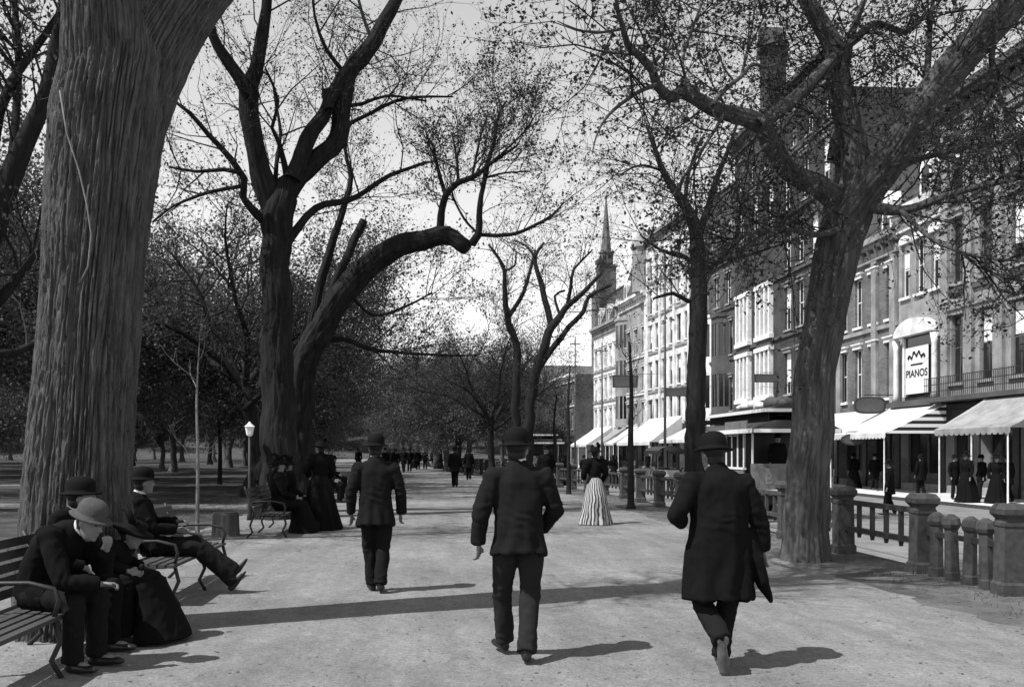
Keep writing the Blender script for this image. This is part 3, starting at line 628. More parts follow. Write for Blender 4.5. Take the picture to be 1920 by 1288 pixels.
# --- trees of the park behind: prototypes, then copies
def proto(seed, H, th, nl, nleaf, dens, leaf, bark, leafm, spread=.5):
    rng = random.Random(seed); limbs = []; r0 = .022 * H
    tk = [(Vector((0, 0, -.05)), r0 * 1.15)]; p = Vector((0, 0, 0))
    for i in range(5): p = p + Vector((rng.gauss(0, .10), rng.gauss(0, .10), th / 5)); tk.append((p.copy(), r0 * (1 - .06 * i)))
    limbs.append(resample(tk, .5))
    for i in range(nl):
        a = 2 * math.pi * (i + rng.uniform(-.3, .3)) / nl; el = rng.uniform(.45, 1.25); d = Vector((math.cos(a) * math.cos(el), math.sin(a) * math.cos(el), math.sin(el)))
        q = p - Vector((0, 0, rng.uniform(0, th * .28))); rr = r0 * rng.uniform(.4, .62); L = (H - th) * rng.uniform(.75, 1.05); pts = [(q, rr)]
        for j in range(6): d = (d + rv(rng, .17) + Vector((0, 0, .04))).normalized(); q = q + d * (L / 6); pts.append((q.copy(), rr * (1 - .9 * (j + 1) / 6) + .008))
        limbs.append(resample(pts, .5))
    g = Grower(seed + 1, dens, (2.4, 1.3, .6), (.04, .018, .010), .05, 0, nleaf, .17, .2)
    for l in limbs[1:]: g.grow(l, t0=.15)
    base = Vector((0, 0, 0)); r = empty('park_tree', base, 0, 'x', 'tree')
    link('trunk', limb_mesh(limbs, base, 10, .06, 'trunk', bark, seed, .6), None, r)
    V, F = g.twig_arrays(base, (4, 3, 3)); t = link('twigs', np_mesh('twigs', V, F, 'twig'), None, r); t['kind'] = 'stuff'
    V, F = g.leaf_arrays(base, leaf, seed); c = link('crown', np_mesh('crown', V, F, leafm, False), None, r); c['kind'] = 'stuff'
    print('proto leaves', len(F)); return r
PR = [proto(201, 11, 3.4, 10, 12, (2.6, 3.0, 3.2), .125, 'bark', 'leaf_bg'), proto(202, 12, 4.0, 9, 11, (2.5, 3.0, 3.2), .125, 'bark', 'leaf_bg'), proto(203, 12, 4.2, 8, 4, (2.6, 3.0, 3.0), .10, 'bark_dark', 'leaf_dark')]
spots = []
rng = random.Random(5)
# rows beside the mall
for y, k in ((34, 2), (42, 0), (49, 2), (56, 0), (63, 1), (71, 0), (79, 2), (88, 1), (98, 0), (110, 1), (124, 0)): spots.append((lx(y) - 2.4 - rng.uniform(0, 1.2), y + rng.uniform(-1, 1), rng.uniform(.78, 1.0), k, 'row'))
for y, k, s in ((57, 2, .85), (64, 0, .80), (70, 2, .9), (75, 1, .82), (81, 0, .88), (87, 2, .95), (93, 1, .9), (101, 0, .95), (110, 1, .95), (120, 0, 1.0), (132, 1, 1.0), (146, 0, 1.05), (165, 1, 1.1)): spots.append((fx(y) - 1.3 + rng.uniform(-.4, .4), y, s, k, 'kerb'))
for y, k, s in ((136, 0, 1.15), (148, 1, 1.2), (158, 0, 1.3), (170, 1, 1.3), (184, 0, 1.35)): spots.append((kx(y) + .9, y, s, k, 'street'))
# lawn trees
for k in range(420):
    y = rng.uniform(24, 190); ang = R(rng.uniform(-29, -5)); x = math.tan(ang) * y
    if x > lx(y) - 4.5: continue
    if any((x - s[0]) ** 2 + (y - s[1]) ** 2 < (4.6 + y * .035) ** 2 for s in spots): continue
    if y < 40 and x > -12: continue
    sc_ = rng.uniform(.8, 1.15); spots.append((x, y, sc_, rng.choice((0, 0, 1, 1, 2)), 'lawn'))
for k in range(130):
    x, y = rng.uniform(-130, 14), rng.uniform(205, 262)
    if any((x - s[0]) ** 2 + (y - s[1]) ** 2 < 44 for s in spots): continue
    spots.append((x, y, rng.uniform(.9, 1.25), rng.choice((0, 1)), 'hill'))
ZB0 = -.32
used = set()
LOOK = ('dense low-branched', 'tall round-crowned', 'thinly leaved dark-limbed')
LAB = {'row': ('elm arching over the benches along the mall', 'row of elms along the bench side of the mall'),
       'kerb': ('elm standing along the distant fence of the mall', 'row of distant elms along the fence'),
       'lawn': ('park tree on the shaded lawn behind the benches', 'park trees on the lawn'),
       'street': ('street tree on the far pavement beyond the low corner building', 'street trees at the far end of the row'),
       'hill': ('tree on the low rise closing the far end of the park', 'trees on the far rise')}
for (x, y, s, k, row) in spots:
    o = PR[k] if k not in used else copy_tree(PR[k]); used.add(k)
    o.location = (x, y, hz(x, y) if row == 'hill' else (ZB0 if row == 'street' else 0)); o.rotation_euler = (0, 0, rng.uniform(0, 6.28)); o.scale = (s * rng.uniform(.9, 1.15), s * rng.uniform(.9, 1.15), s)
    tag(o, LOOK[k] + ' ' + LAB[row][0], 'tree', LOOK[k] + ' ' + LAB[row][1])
print('trees', round(time.time() - T0, 1), len(spots), [len(g.leaf) for g in (g1, g0, g2, g3, g4, g5, g6, g7)])

# ---------------------------------------------------------------- buildings across the street
ZB = -.32
def bx(y): return 23.0 if y < 75 else 23.0 - BEND * (y - 75)
WM = {}
def window_parts(w, h, fm, arched=False, mull=1):
    key = (round(w, 2), round(h, 2), fm, arched, mull)
    if key in WM: return WM[key]
    f = MB(); t = .07
    f.box(0, .07, -w / 2, -w / 2 + t, 0, h); f.box(0, .07, w / 2 - t, w / 2, 0, h); f.box(0, .07, -w / 2 + t, w / 2 - t, 0, t); f.box(0, .07, -w / 2 + t, w / 2 - t, h - t, h)
    f.box(.012, .058, -w / 2 + t, w / 2 - t, h * .52 - .03, h * .52 + .03)
    for k in range(mull):
        u = -w / 2 + w * (k + 1) / (mull + 1); f.box(.02, .05, u - .02, u + .02, t, h - t)
    p = MB(); p.box(.03, .04, -w / 2 + .05, w / 2 - .05, .05, h - .05)
    s = MB(); s.box(-.26, .0, -w / 2 - .12, w / 2 + .12, -.13, -.003)
    l = MB()
    if arched:
        n = 8; pts = [(-w / 2 - .12, .003), (w / 2 + .12, .003)] + [((w / 2 + .12) * math.cos(math.pi * k / n), .10 + .30 * math.sin(math.pi * k / n)) for k in range(n + 1)]
        l.prism(pts, -.27, -.12, 'x')
    else:
        l.box(-.26, -.14, -w / 2 - .14, w / 2 + .14, .003, .22); l.box(-.34, -.14, -w / 2 - .2, w / 2 + .2, .223, .30)
    WM[key] = (f.mesh('window', fm), p.mesh('pane', 'glass'), s, l); return WM[key]
TR = {}; BL = {}
def building(name, y0, y1, H, label, wall, rows, trim='white_paint', frame='white_paint', depth=13, cornice=True, corn_m=None, mansard=0, roofm='slate', dormers=0, piers=None, pier_m=None, shop=True, side_h=None, bracket=True, arched=False, cat='building'):
    xa, xb = bx(y0), bx(y1); W = math.hypot(xb - xa, y1 - y0); rot = -math.atan2(xb - xa, y1 - y0)
    r = empty(name, (xa, y0, ZB), rot, label, cat, 'buildings across the street')
    ops = []
    if shop:
        n = max(1, round(W / 3.2))
        for k in range(n): ops.append((W * k / n + .22, W * (k + 1) / n - .22, .35, 3.0, 'shop'))
    for row in rows:
        z0, z1, n, w = row[:4]; off = row[4] if len(row) > 4 else 0; u0, u1 = (row[5] if len(row) > 5 else (0, W))
        for k in range(n):
            c = u0 + (u1 - u0) * (k + .5) / n + off; ops.append((c - w / 2, c + w / 2, z0, z1, 'win'))
    us = sorted({0.0, W} | {round(o[i], 4) for o in ops for i in (0, 1)}); zs = sorted({0.0, H} | {round(o[i], 4) for o in ops for i in (2, 3)})
    b = MB()
    for ua, ub in zip(us[:-1], us[1:]):
        zc0 = None
        for za, zb in zip(zs[:-1], zs[1:]):
            cu, cz = (ua + ub) / 2, (za + zb) / 2
            if any(o[0] < cu < o[1] and o[2] < cz < o[3] for o in ops): continue
            b.quad((0, ua, za), (0, ua, zb), (0, ub, zb), (0, ub, za))
    for (a, c, z0, z1, k) in ops:
        D = .28 if k == 'win' else .8
        b.quad((0, a, z0), (0, a, z1), (D, a, z1), (D, a, z0)); b.quad((0, c, z0), (D, c, z0), (D, c, z1), (0, c, z1)); b.quad((0, a, z1), (0, c, z1), (D, c, z1), (D, a, z1)); b.quad((0, a, z0), (D, a, z0), (D, c, z0), (0, c, z0))
        if k == 'shop': b.quad((D, a, z0), (D, c, z0), (D, c, z1), (D, a, z1))
    sh = side_h or H
    for u in (0, W): b.quad((0.01, u, 0), (depth, u, 0), (depth, u, sh), (0.01, u, sh))
    b.quad((depth, 0, 0), (depth, W, 0), (depth, W, sh), (depth, 0, sh))
    b.build('wall', wall, r)
    if not mansard:
        b = MB(); b.quad((.3, .01, sh - .02), (depth, .01, sh - .02), (depth, W - .01, sh - .02), (.3, W - .01, sh - .02)); b.box(0.02, .3, .01, W - .01, sh - .05, H); b.build('roof', 'slate', r)
    else:
        zt = H + mansard; b = MB(); i = 1.6
        A = [(.05, .02, H + .02), (depth, .02, H + .02), (depth, W - .02, H + .02), (.05, W - .02, H + .02)]; B = [(i, .02, zt), (depth, .02, zt), (depth, W - .02, zt), (i, W - .02, zt)]
        for k in range(4): b.quad(A[k], A[(k + 1) % 4], B[(k + 1) % 4], B[k])
        b.quad(*B); b.box(i - .12, i + .2, .0, W, zt - .1, zt + .12); ro = b.build('roof', roofm, r)
        for k in range(dormers):
            c = W * (k + .5) / dormers; d = MB(); d.prism([(c - .55, H + .3), (c + .55, H + .3), (c + .55, H + 1.9), (c, H + 2.5), (c - .55, H + 1.9)], .25, 2.2, 'x'); do = d.build('dormer', trim, r)
            d = MB(); d.box(.235, .26, c - .35, c + .35, H + .5, H + 1.8); d.build('pane', 'glass', do)
    for (a, c, z0, z1, k) in ops:
        w, h = c - a, z1 - z0
        if k == 'win':
            f, p, s, l = window_parts(w, h, frame, arched); wo_ = link('window', f, None, r, (.14, (a + c) / 2, z0)); link('pane', p, None, wo_)
            key = (round(w, 2), round(h, 2), trim, arched)
            if key not in TR: TR[key] = (s.mesh('sill', trim), l.mesh('lintel', trim))
            link('sill', TR[key][0], None, wo_, (.0, 0, 0)); link('lintel', TR[key][1], None, wo_, (.0, 0, h))
            BR = random.Random(int((y0 + a) * 977 + z0 * 131))
            if BR.random() < .5:
                bh = BR.choice((.3, .45, .48, .7)); bk = (round(w, 2), round(h, 2), bh)
                if bk not in BL: q = MB(); q.box(.015, .027, -w / 2 + .075, w / 2 - .075, h * (1 - bh), h - .075); BL[bk] = q.mesh('blind', 'blind')
                link('blind', BL[bk], None, wo_)
        else:
            q = MB(); q.box(.45, .47, a + .03, c - .03, z0 + .02, z1 - .02); so = q.build('shop_window', 'glass', r)
            q = MB(); q.box(.38, .445, a + .02, c - .02, z0, z0 + .5); q.box(.38, .445, a + .02, a + .12, z0 + .5, z1); q.box(.38, .445, c - .12, c - .02, z0 + .5, z1); q.box(.38, .445, (a + c) / 2 - .04, (a + c) / 2 + .04, z0 + .5, z1); q.build('frame', 'wood', so)
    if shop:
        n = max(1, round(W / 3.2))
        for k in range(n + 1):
            u0, u1 = max(.01, W * k / n - .21), min(W - .01, W * k / n + .21); q = MB(); q.box(-.10, -.003, u0, u1, 0, 3.045); q.box(-.14, -.101, u0, u1, 0, .45); q.build('pier_shade', 'sign_dark', r)  # dark panels over the light piers, standing in for deep shade under the awnings
        q = MB(); q.box(-.18, -.003, .05, W - .05, 3.05, 3.75); q.box(-.32, -.003, .03, W - .03, 3.753, 3.95); q.build('fascia', 'sign_dark', r)
    cm = corn_m or trim
    if cornice:
        q = MB(); q.box(-.18, -.003, -.02, W + .02, H - 1.0, H - .6); q.box(-.42, -.003, -.02, W + .02, H - .4, H - .2); q.box(-.62, .3, -.03, W + .03, H - .197, H + .1)
        if bracket:
            n = max(3, int(W / .8))
            for k in range(n):
                c = W * (k + .5) / n; q.prism([(-.003, H - .95), (-.17, H - .9), (-.38, H - .403), (-.003, H - .403)], c - .09, c + .09, 'y')
        q.build('cornice', cm, r)
    for z in sorted({rw[0] for rw in rows})[1:]:
        q = MB(); q.box(-.12, -.003, .02, W - .02, z - .46, z - .26); q.build('string_course', cm, r)
    if piers:
        for u in piers:
            u = u * W if u <= 1 else u
            q = MB(); q.box(-.16, -.003, u - .28, u + .28, 4.0, H - 1.02); q.build('pilaster', pier_m or trim, r)
    return r, W
def bay(r, u, w, z0, z1, m, floors, proj=.8, spand='stone_white', name='bay_window'):
    """three-sided oriel with mullioned windows"""
    c = MB(); pl = [(-.0, u - w / 2), (-proj, u - w / 4), (-proj, u + w / 4), (-.0, u + w / 2)]
    h = (z1 - z0) / floors
    o = None
    for f in range(floors):
        za = z0 + h * f
        q = MB()
        for (p0, p1) in zip(pl[:-1], pl[1:]):
            d = Vector((p1[0] - p0[0], p1[1] - p0[1])); L = d.length; d /= L; nrm = Vector((-d.y, d.x)) * -.06
            def piece(t0, t1, za_, zb_, k=1.0):
                a = Vector(p0) + d * t0; e = Vector(p0) + d * t1; q.prism([(a.x, a.y), (e.x, e.y), (e.x - nrm.x * -2 * k, e.y - nrm.y * -2 * k), (a.x - nrm.x * -2 * k, a.y - nrm.y * -2 * k)], za_, zb_, 'z')
            piece(0, L, za, za + h * .24); piece(0, L, za + h * .88, za + h); piece(0, .13, za + h * .243, za + h * .877); piece(L - .13, L, za + h * .243, za + h * .877); piece(L / 2 - .05, L / 2 + .05, za + h * .243, za + h * .877)
        o = q.build(name, m, r)
        g = MB(); s = .06; pp = [(-.0, u - w / 2 + .1), (-proj + s, u - w / 4), (-proj + s, u + w / 4), (-.0, u + w / 2 - .1)]
        g.prism(pp, za + h * .2, za + h * .92, 'z'); g.build('pane', 'glass', o)
    q = MB(); q.prism([(-.0, u - w / 2 - .1), (-proj - .12, u - w / 4 - .06), (-proj - .12, u + w / 4 + .06), (-.0, u + w / 2 + .1)], z1 + .002, z1 + .25, 'z'); q.build('bay_cap', m, r)

B1, W1 = building('light_stone_block', 31.5, 42.9, 17.5, 'pale stone building with tall dark windows above the nearest grey awning', 'stone_grey', [(4.9, 7.9, 5, .95), (9.3, 12.2, 5, .95), (13.3, 15.6, 5, .95)], trim='stone_grey', frame='wood', corn_m='stone_dark', piers=(.025, .2, .4, .6, .8, .975), pier_m='stone_grey')
q = MB()
q.box(-1.0, -.003, .2, W1 - .1, 4.05, 4.25); q.build('balcony_floor', 'stone_dark', B1)
for z in (4.5, 4.8, 5.1):
    q = MB(); q.box(-1.0, -.97, .2, W1 - .1, z, z + .03); q.build('rail', 'iron', B1)
q = MB()
for k in range(75): q.box(-.995, -.975, .25 + k * .148, .27 + k * .148, 4.26, 5.1)
o = q.build('balusters', 'iron', B1); o['kind'] = 'stuff'
B2, W2 = building('narrow_shop_house', 42.9, 47.2, 13.6, 'narrow ornate white-trimmed building with the piano sign in its window', 'stone_grey', [(9.4, 12.0, 3, .8)], trim='white_paint', mansard=3.5, dormers=1, corn_m='stone_white', arched=True)
q = MB(); n = 10; pts = [(W2 / 2 - 1.75, 7.4), (W2 / 2 + 1.75, 7.4)] + [(W2 / 2 + 1.75 * math.cos(math.pi * k / n), 7.45 + .75 * math.sin(math.pi * k / n)) for k in range(n + 1)]
q.prism(pts, -.5, -.003, 'x'); q.build('arch_hood', 'stone_white', B2)
q = MB(); q.box(-.10, -.004, W2 / 2 - 1.5, W2 / 2 + 1.5, 4.5, 7.35); pw = q.build('window_opening', 'glass', B2)
for s_ in (-1, 1):
    q = MB(); u = W2 / 2 + s_ * 1.86; q.tube([(-.28, u, 4.3), (-.28, u, 4.6), (-.28, u, 6.8), (-.28, u, 7.3)], [.2, .14, .13, .2], 10); q.build('column', 'stone_white', B2, smooth=True)
for u in (W2 / 2 + 1.3,):
    q = MB(); q.box(-.2, -.103, u - .09, u + .09, 4.5, 7.35); q.build('mullion', 'white_paint', B2)
q = MB(); q.box(-.6, -.003, .1, W2 - .1, 4.0, 4.28); q.build('balcony_sill', 'stone_dark', B2)
q = MB(); uc = W2 / 2 + .2; q.box(-.17, -.15, uc - 1.28, uc + .92, 4.62, 6.85); sg = q.build('window_sign', 'blind', B2)
def lettering(text, size, parent, loc, rot, m='ink', extrude=.004, name='lettering'):
    cu = bpy.data.curves.new('t', 'FONT'); cu.body = text; cu.size = size; cu.align_x = 'CENTER'; cu.extrude = extrude; cu.offset = size * .018
    to = bpy.data.objects.new('t', cu); TMP.collection.objects.link(to); TMP.view_layers[0].update()
    me = bpy.data.meshes.new_from_object(to.evaluated_get(TMP.view_layers[0].depsgraph)); me.name = name; bpy.data.objects.remove(to)
    me.materials.clear(); me.materials.append(MATS[m]); o = link(name, me, None, parent, loc); o.rotation_euler = rot; return o
TMP = bpy.data.scenes.new('tmp')
lettering('PIANOS', .50, sg, (-.178, uc - .18, 5.42), (R(90), 0, R(-90))).scale = (1.2, 1, 1)
# flourish of the trade name above the word
q = MB(); q.tube([(-.178, uc + .62 - 1.6 * t, 6.3 + .22 * math.sin(t * 3.1) + .10 * math.sin(t * 22)) for t in [k / 40 for k in range(41)]], [.05 + .02 * math.sin(k) for k in range(41)], 6); q.build('flourish', 'ink', sg)
q = MB(); q.box(-.18, -.171, uc - .75, uc + .4, 5.97, 6.05); q.build('underline', 'ink', sg)
B3, W3 = building('brick_shop_house', 47.2, 54.7, 12.8, 'grey brick house with narrow windows beside the piano sign building', 'brick_grey', [(4.6, 7.4, 4, .8), (8.6, 11.2, 4, .85)], trim='white_paint', mansard=4.0, dormers=2, piers=(.06, .34, .94), pier_m='stone_grey', corn_m='stone_grey')
B4, W4 = building('tall_brick_block', 54.7, 74.0, 25.3, 'tall dark brick block with white triple windows and a bare side wall', 'brick_dark', [(5.6, 8.3, 4, 1.1, 0, (0, 9)), (9.8, 12.6, 4, 1.1, 0, (0, 9)), (13.8, 16.4, 4, 1.1, 0, (0, 9)), (17.6, 20.4, 6, 1.1), (21.4, 23.6, 7, .9)], trim='stone_grey', side_h=22.8, corn_m='stone_dark')
for (z0, z1) in ((5.7, 8.8), (9.9, 13.2)):
    for u in (12.2, 16.8):
        q = MB()
        for k in range(4):
            q.box(-.3, -.003, u - 1.5 + k * .9, u - 1.5 + k * .9 + .28, z0, z1)
        q.box(-.36, -.003, u - 1.62, u + 1.6, z1 + .002, z1 + .3); q.box(-.36, -.003, u - 1.62, u + 1.6, z0 - .3, z0 - .002); o = q.build('triple_window', 'white_paint', B4)
        q = MB(); q.box(-.08, -.004, u - 1.45, u + 1.45, z0, z1); q.build('pane', 'glass', o)
        q = MB(); q.box(-.2, -.003, u - 1.5, u + 1.5, z0 - 1.15, z0 - .35); q.build('panel', 'stone_dark', B4)
q = MB(); q.box(.6, 1.9, 13.4, 15.2, 22.8, 30.6); q.prism([(13.2, 30.6), (15.4, 30.6), (14.9, 32.6)], .4, 2.1, 'x'); q.build('roof_pavilion', 'brick_dark', B4)
B5, W5 = building('bay_fronted_house', 74.0, 84.0, 17.6, 'dark stone house with white bay windows and steep slate roof', 'stone_dark', [(5.0, 7.6, 2, 1.0, 0, (0, 4)), (9.4, 12.0, 2, 1.0, 0, (0, 4)), (13.4, 15.8, 4, .95)], trim='stone_grey', mansard=6.0, dormers=3, corn_m='stone_dark')
bay(B5, 6.6, 3.0, 4.4, 12.8, 'white_paint', 2); bay(B5, 2.2, 2.6, 4.4, 12.4, 'stone_dark', 2)
B6, W6 = building('white_ornate_block', 84.0, 96.5, 22.8, 'tall white ornate block with many arched windows and heavy cornice', 'stone_white', [(4.6, 6.9, 6, .95), (8.0, 10.6, 6, .95), (11.8, 14.2, 6, .95), (15.3, 17.6, 6, .9), (18.6, 20.8, 6, .85)], trim='stone_white', frame='wood', piers=(.02, .335, .665, .98), pier_m='stone_white', corn_m='stone_grey', arched=True)
q = MB(); q.prism([(3.5, 22.9), (9, 22.9), (6.25, 26)], .1, .7, 'x'); q.build('gable', 'stone_white', B6)
B7, W7 = building('mansard_house', 96.5, 107, 17.8, 'pale house with dark steep roof left of the white ornate block', 'stone_grey', [(4.6, 6.8, 4, .95), (8.0, 10.4, 4, .95), (11.8, 14.4, 4, .95)], trim='stone_white', mansard=4.6, dormers=3, corn_m='stone_white', piers=(.03, .97)); bay(B7, 8.3, 2.6, 4.4, 15.8, 'stone_grey', 3)
q = MB(); q.tube([(-.2, 1.2, 17.8), (-.2, 1.2, 22.0), (-.2, 1.2, 22.3), (-.2, 1.2, 24.4)], [1.0, 1.0, 1.25, .1], 8); q.build('corner_turret', 'stone_grey', B7)
B8, W8 = building('mansard_house', 107, 118, 16.4, 'light house with dark roof at the end of the near row', 'stone_white', [(4.6, 6.8, 5, .9), (8.0, 10.4, 5, .9), (11.6, 13.8, 5, .9)], trim='stone_white', mansard=4.2, dormers=3, corn_m='stone_grey')
B9, W9 = building('corner_building', 128, 142, 12.0, 'low dark corner building beyond the row of light houses', 'brick_mid', [(4.8, 7, 5, 1.0), (8.2, 10.2, 5, 1.0)], trim='stone_grey', corn_m='stone_white')
B10, W10 = building('far_building', 150, 172, 15.0, 'grey building farthest along the street', 'stone_grey', [(4.8, 7, 7, 1.1), (8.2, 10.4, 7, 1.1), (11.2, 13, 7, 1.1)], trim='stone_grey')
q = MB(); q.box(.5, 1.9, 10.2, 11.6, 16.4, 24.5); q.box(.35, 2.05, 10.05, 11.75, 24.5, 25.0); q.build('chimney', 'brick_mid', B8)
# church
ch = empty('church', (37.6, 214, ZB), 0, 'distant church tower with tall tapering spire', 'church')
q = MB(); q.box(-2.8, 2.8, -2.8, 2.8, 0, 36); q.box(-3.1, 3.1, -3.1, 3.1, 36.02, 36.7); q.box(-1.9, 1.9, -1.9, 1.9, 36.72, 42.0); q.box(-2.2, 2.2, -2.2, 2.2, 42.02, 42.4); q.build('tower', 'steeple', ch)
q = MB(); q.tube([(0, 0, 42.2), (0, 0, 45), (0, 0, 45.2), (0, 0, 45.6)], [1.5, 1.45, 1.7, 1.7], 8); q.build('belfry', 'steeple', ch)
for k in range(8):
    a = math.pi / 8 + k * math.pi / 4; q = MB(); q.box(-.3, .3, -.1, .1, 42.8, 44.6); o = q.build('louvre', 'shop_dark', ch, (1.42 * math.cos(a), 1.42 * math.sin(a), 0), a + math.pi / 2)
q = MB(); q.tube([(0, 0, 45.6), (0, 0, 47.5), (0, 0, 57.5), (0, 0, 57.8)], [1.15, 1.0, .14, .24], 8); q.tube([(0, 0, 57.8), (0, 0, 60.0)], [.06, .05], 5); q.build('spire', 'steeple', ch)
q = MB(); q.prism([(-9, 0), (9, 0), (9, 14), (0, 20), (-9, 14)], 4.02, 34, 'y'); q.build('nave', 'brick_mid', ch)

# awnings
def awning(y0, y1, zt, zb, proj, label, m, cheek=None, scallop=True, poles=True, xo=0.0):
    xa, xb = bx(y0), bx(y1); W = math.hypot(xb - xa, y1 - y0); rot = -math.atan2(xb - xa, y1 - y0)
    r = empty('awning', (xa - .4 + xo, y0, ZB), rot, label, 'awning', 'shop awnings along the street')
    q = MB(); n = 10
    for k in range(n):   # slightly sagging canvas
        t0, t1 = k / n, (k + 1) / n
        def z(t): return zt + (zb - zt) * t - .12 * math.sin(math.pi * t)
        q.quad((-proj * t0, 0, z(t0)), (-proj * t0, W, z(t0)), (-proj * t1, W, z(t1)), (-proj * t1, 0, z(t1)))
        q.quad((-proj * t0, 0, z(t0) - .02), (-proj * t1, 0, z(t1) - .02), (-proj * t1, W, z(t1) - .02), (-proj * t0, W, z(t0) - .02))
    q.build('canvas', m, r)
    q = MB(); ns = max(4, int(W / .35))
    for k in range(ns):
        a, c = W * k / ns, W * (k + 1) / ns
        if scallop: q.prism([(a, zb), (c, zb), (c, zb - .18), (c * .75 + a * .25, zb - .26), (c * .25 + a * .75, zb - .26), (a, zb - .18)], -proj - .015, -proj, 'x')
        else: q.prism([(a, zb), (c, zb), (c, zb - .3), (a, zb - .3)], -proj - .015, -proj, 'x')
    q.build('valance', m, r)
    for u in (0.004, W - .004):
        q = MB(); q.prism([(-.02, zt - .05), (-proj + .02, zb - .03), (-.02, zb - .03)], u - .006, u + .006, 'y'); q.build('side_panel', cheek or m, r)
    if poles:
        for u in (.25, W / 2, W - .25):
            q = MB(); q.tube([(-proj + .06, u, .0), (-proj + .06, u, zb - .02)], [.035, .03], 6); q.build('pole', 'white_paint', r)
    return r
awning(32.8, 38.0, 4.3, 2.75, 2.6, 'wide grey canvas awning with fine striped side at the pale stone building', 'awning_grey', 'awning_stripe_fine')
stripemat('awning_stripe_end', .78, .03, 'z', 3.4, .5)
awning(41.9, 54.2, 4.0, 2.70, 2.8, 'long white awning with bold striped end under the piano sign', 'awning_white', 'awning_stripe_end')
awning(55.6, 62.5, 4.3, 2.7, 2.8, 'white awning beside the round hanging sign, half behind the curbside elm', 'awning_white')
awning(64, 73, 4.3, 2.8, 2.6, 'white awning at the foot of the tall brick block', 'awning_white')
awning(76, 83.6, 4.0, 2.8, 2.6, 'white awning with striped valance below the bay windows', 'awning_white', poles=False)
awning(85, 95.5, 5.0, 2.7, 3.0, 'broad white awning at the white ornate block', 'awning_white', scallop=False)
awning(97.5, 101, 4.4, 2.7, 2.8, 'short white awning at the pale house with steep roof', 'awning_white')
awning(102.5, 106.5, 4.4, 2.6, 2.8, 'grey awning at the pale house with steep roof', 'awning_grey')
awning(108, 116, 4.6, 2.6, 3.0, 'white awning at the last light house of the row', 'awning_white')
# hanging signs
def hang_sign(px, py, d, rx, rz, label, kind):
    c = P(px, py, d); r = empty('hanging_sign', c, R(-8), label, 'sign', 'hanging shop signs')
    q = MB()
    if kind == 'oval': pts = [(rx * math.copysign(abs(math.cos(t)) ** .6, math.cos(t)), rz * math.copysign(abs(math.sin(t)) ** .6, math.sin(t))) for t in [2 * math.pi * k / 24 for k in range(24)]]
    elif kind == 'round': pts = [(rx * math.cos(t), rz * math.sin(t)) for t in [2 * math.pi * k / 24 for k in range(24)]]
    else: pts = [(-rx, -rz), (rx, -rz), (rx * 1.05, rz), (-rx * 1.05, rz)]
    q.prism(pts, -.05, .05, 'y'); bo = q.build('board', 'sign_dark', r)
    q = MB(); q.prism([(a * .86, c_ * .8) for a, c_ in pts], -.056, -.052, 'y'); q.build('panel', 'stone_dark', bo)
    q = MB()
    L = max(.6, bx(40) - c.x)
    q.tube([(-.3, 0, rz + .1), (L, .0, rz + .1)], [.025, .025], 6); q.tube([(-rx * .6, 0, rz - .02), (-rx * .6 + .05, 0, rz + .1)], [.012] * 2, 4); q.tube([(rx * .6, 0, rz - .02), (rx * .6, 0, rz + .1)], [.012] * 2, 4); q.build('bracket', 'iron', r)
    return r
hang_sign(1631, 760, 49, .78, .42, 'dark oval signboard hanging over the long white awning', 'oval')
hang_sign(1601, 824, 47, .62, .28, 'dark round-bottomed sign hanging below the long white awning', 'round')
hang_sign(1439, 709, 66, .85, .28, 'dark flat signboard hanging before the white triple window', 'flat')
hang_sign(1268, 735, 80, .9, .35, 'dark signboard hanging beside the tall pole', 'flat')
hang_sign(1172, 715, 95, 1.2, .6, 'dark signboard hanging before the pale house with steep roof', 'flat')
# tall poles at the far kerb
for (y, h, lab) in ((79.8, 18.0, 'tall thin pole at the curb before the white ornate block'), (100, 13.0, 'thin pole at the curb before the pale house with steep roof'), (112, 15, 'thin pole at the curb before the last light house')):
    r = empty('utility_pole', (kx(y) + .35, y, ZB), 0, lab, 'pole', 'poles along the far curb'); q = MB(); q.tube([(0, 0, 0), (0, 0, h * .5), (0, 0, h)], [.13, .10, .07], 8); q.build('shaft', 'wood', r, smooth=True)
    q = MB(); q.box(-.6, .6, -.05, .05, h - .9, h - .78); q.build('crossarm', 'wood', r)
print('buildings', round(time.time() - T0, 1))

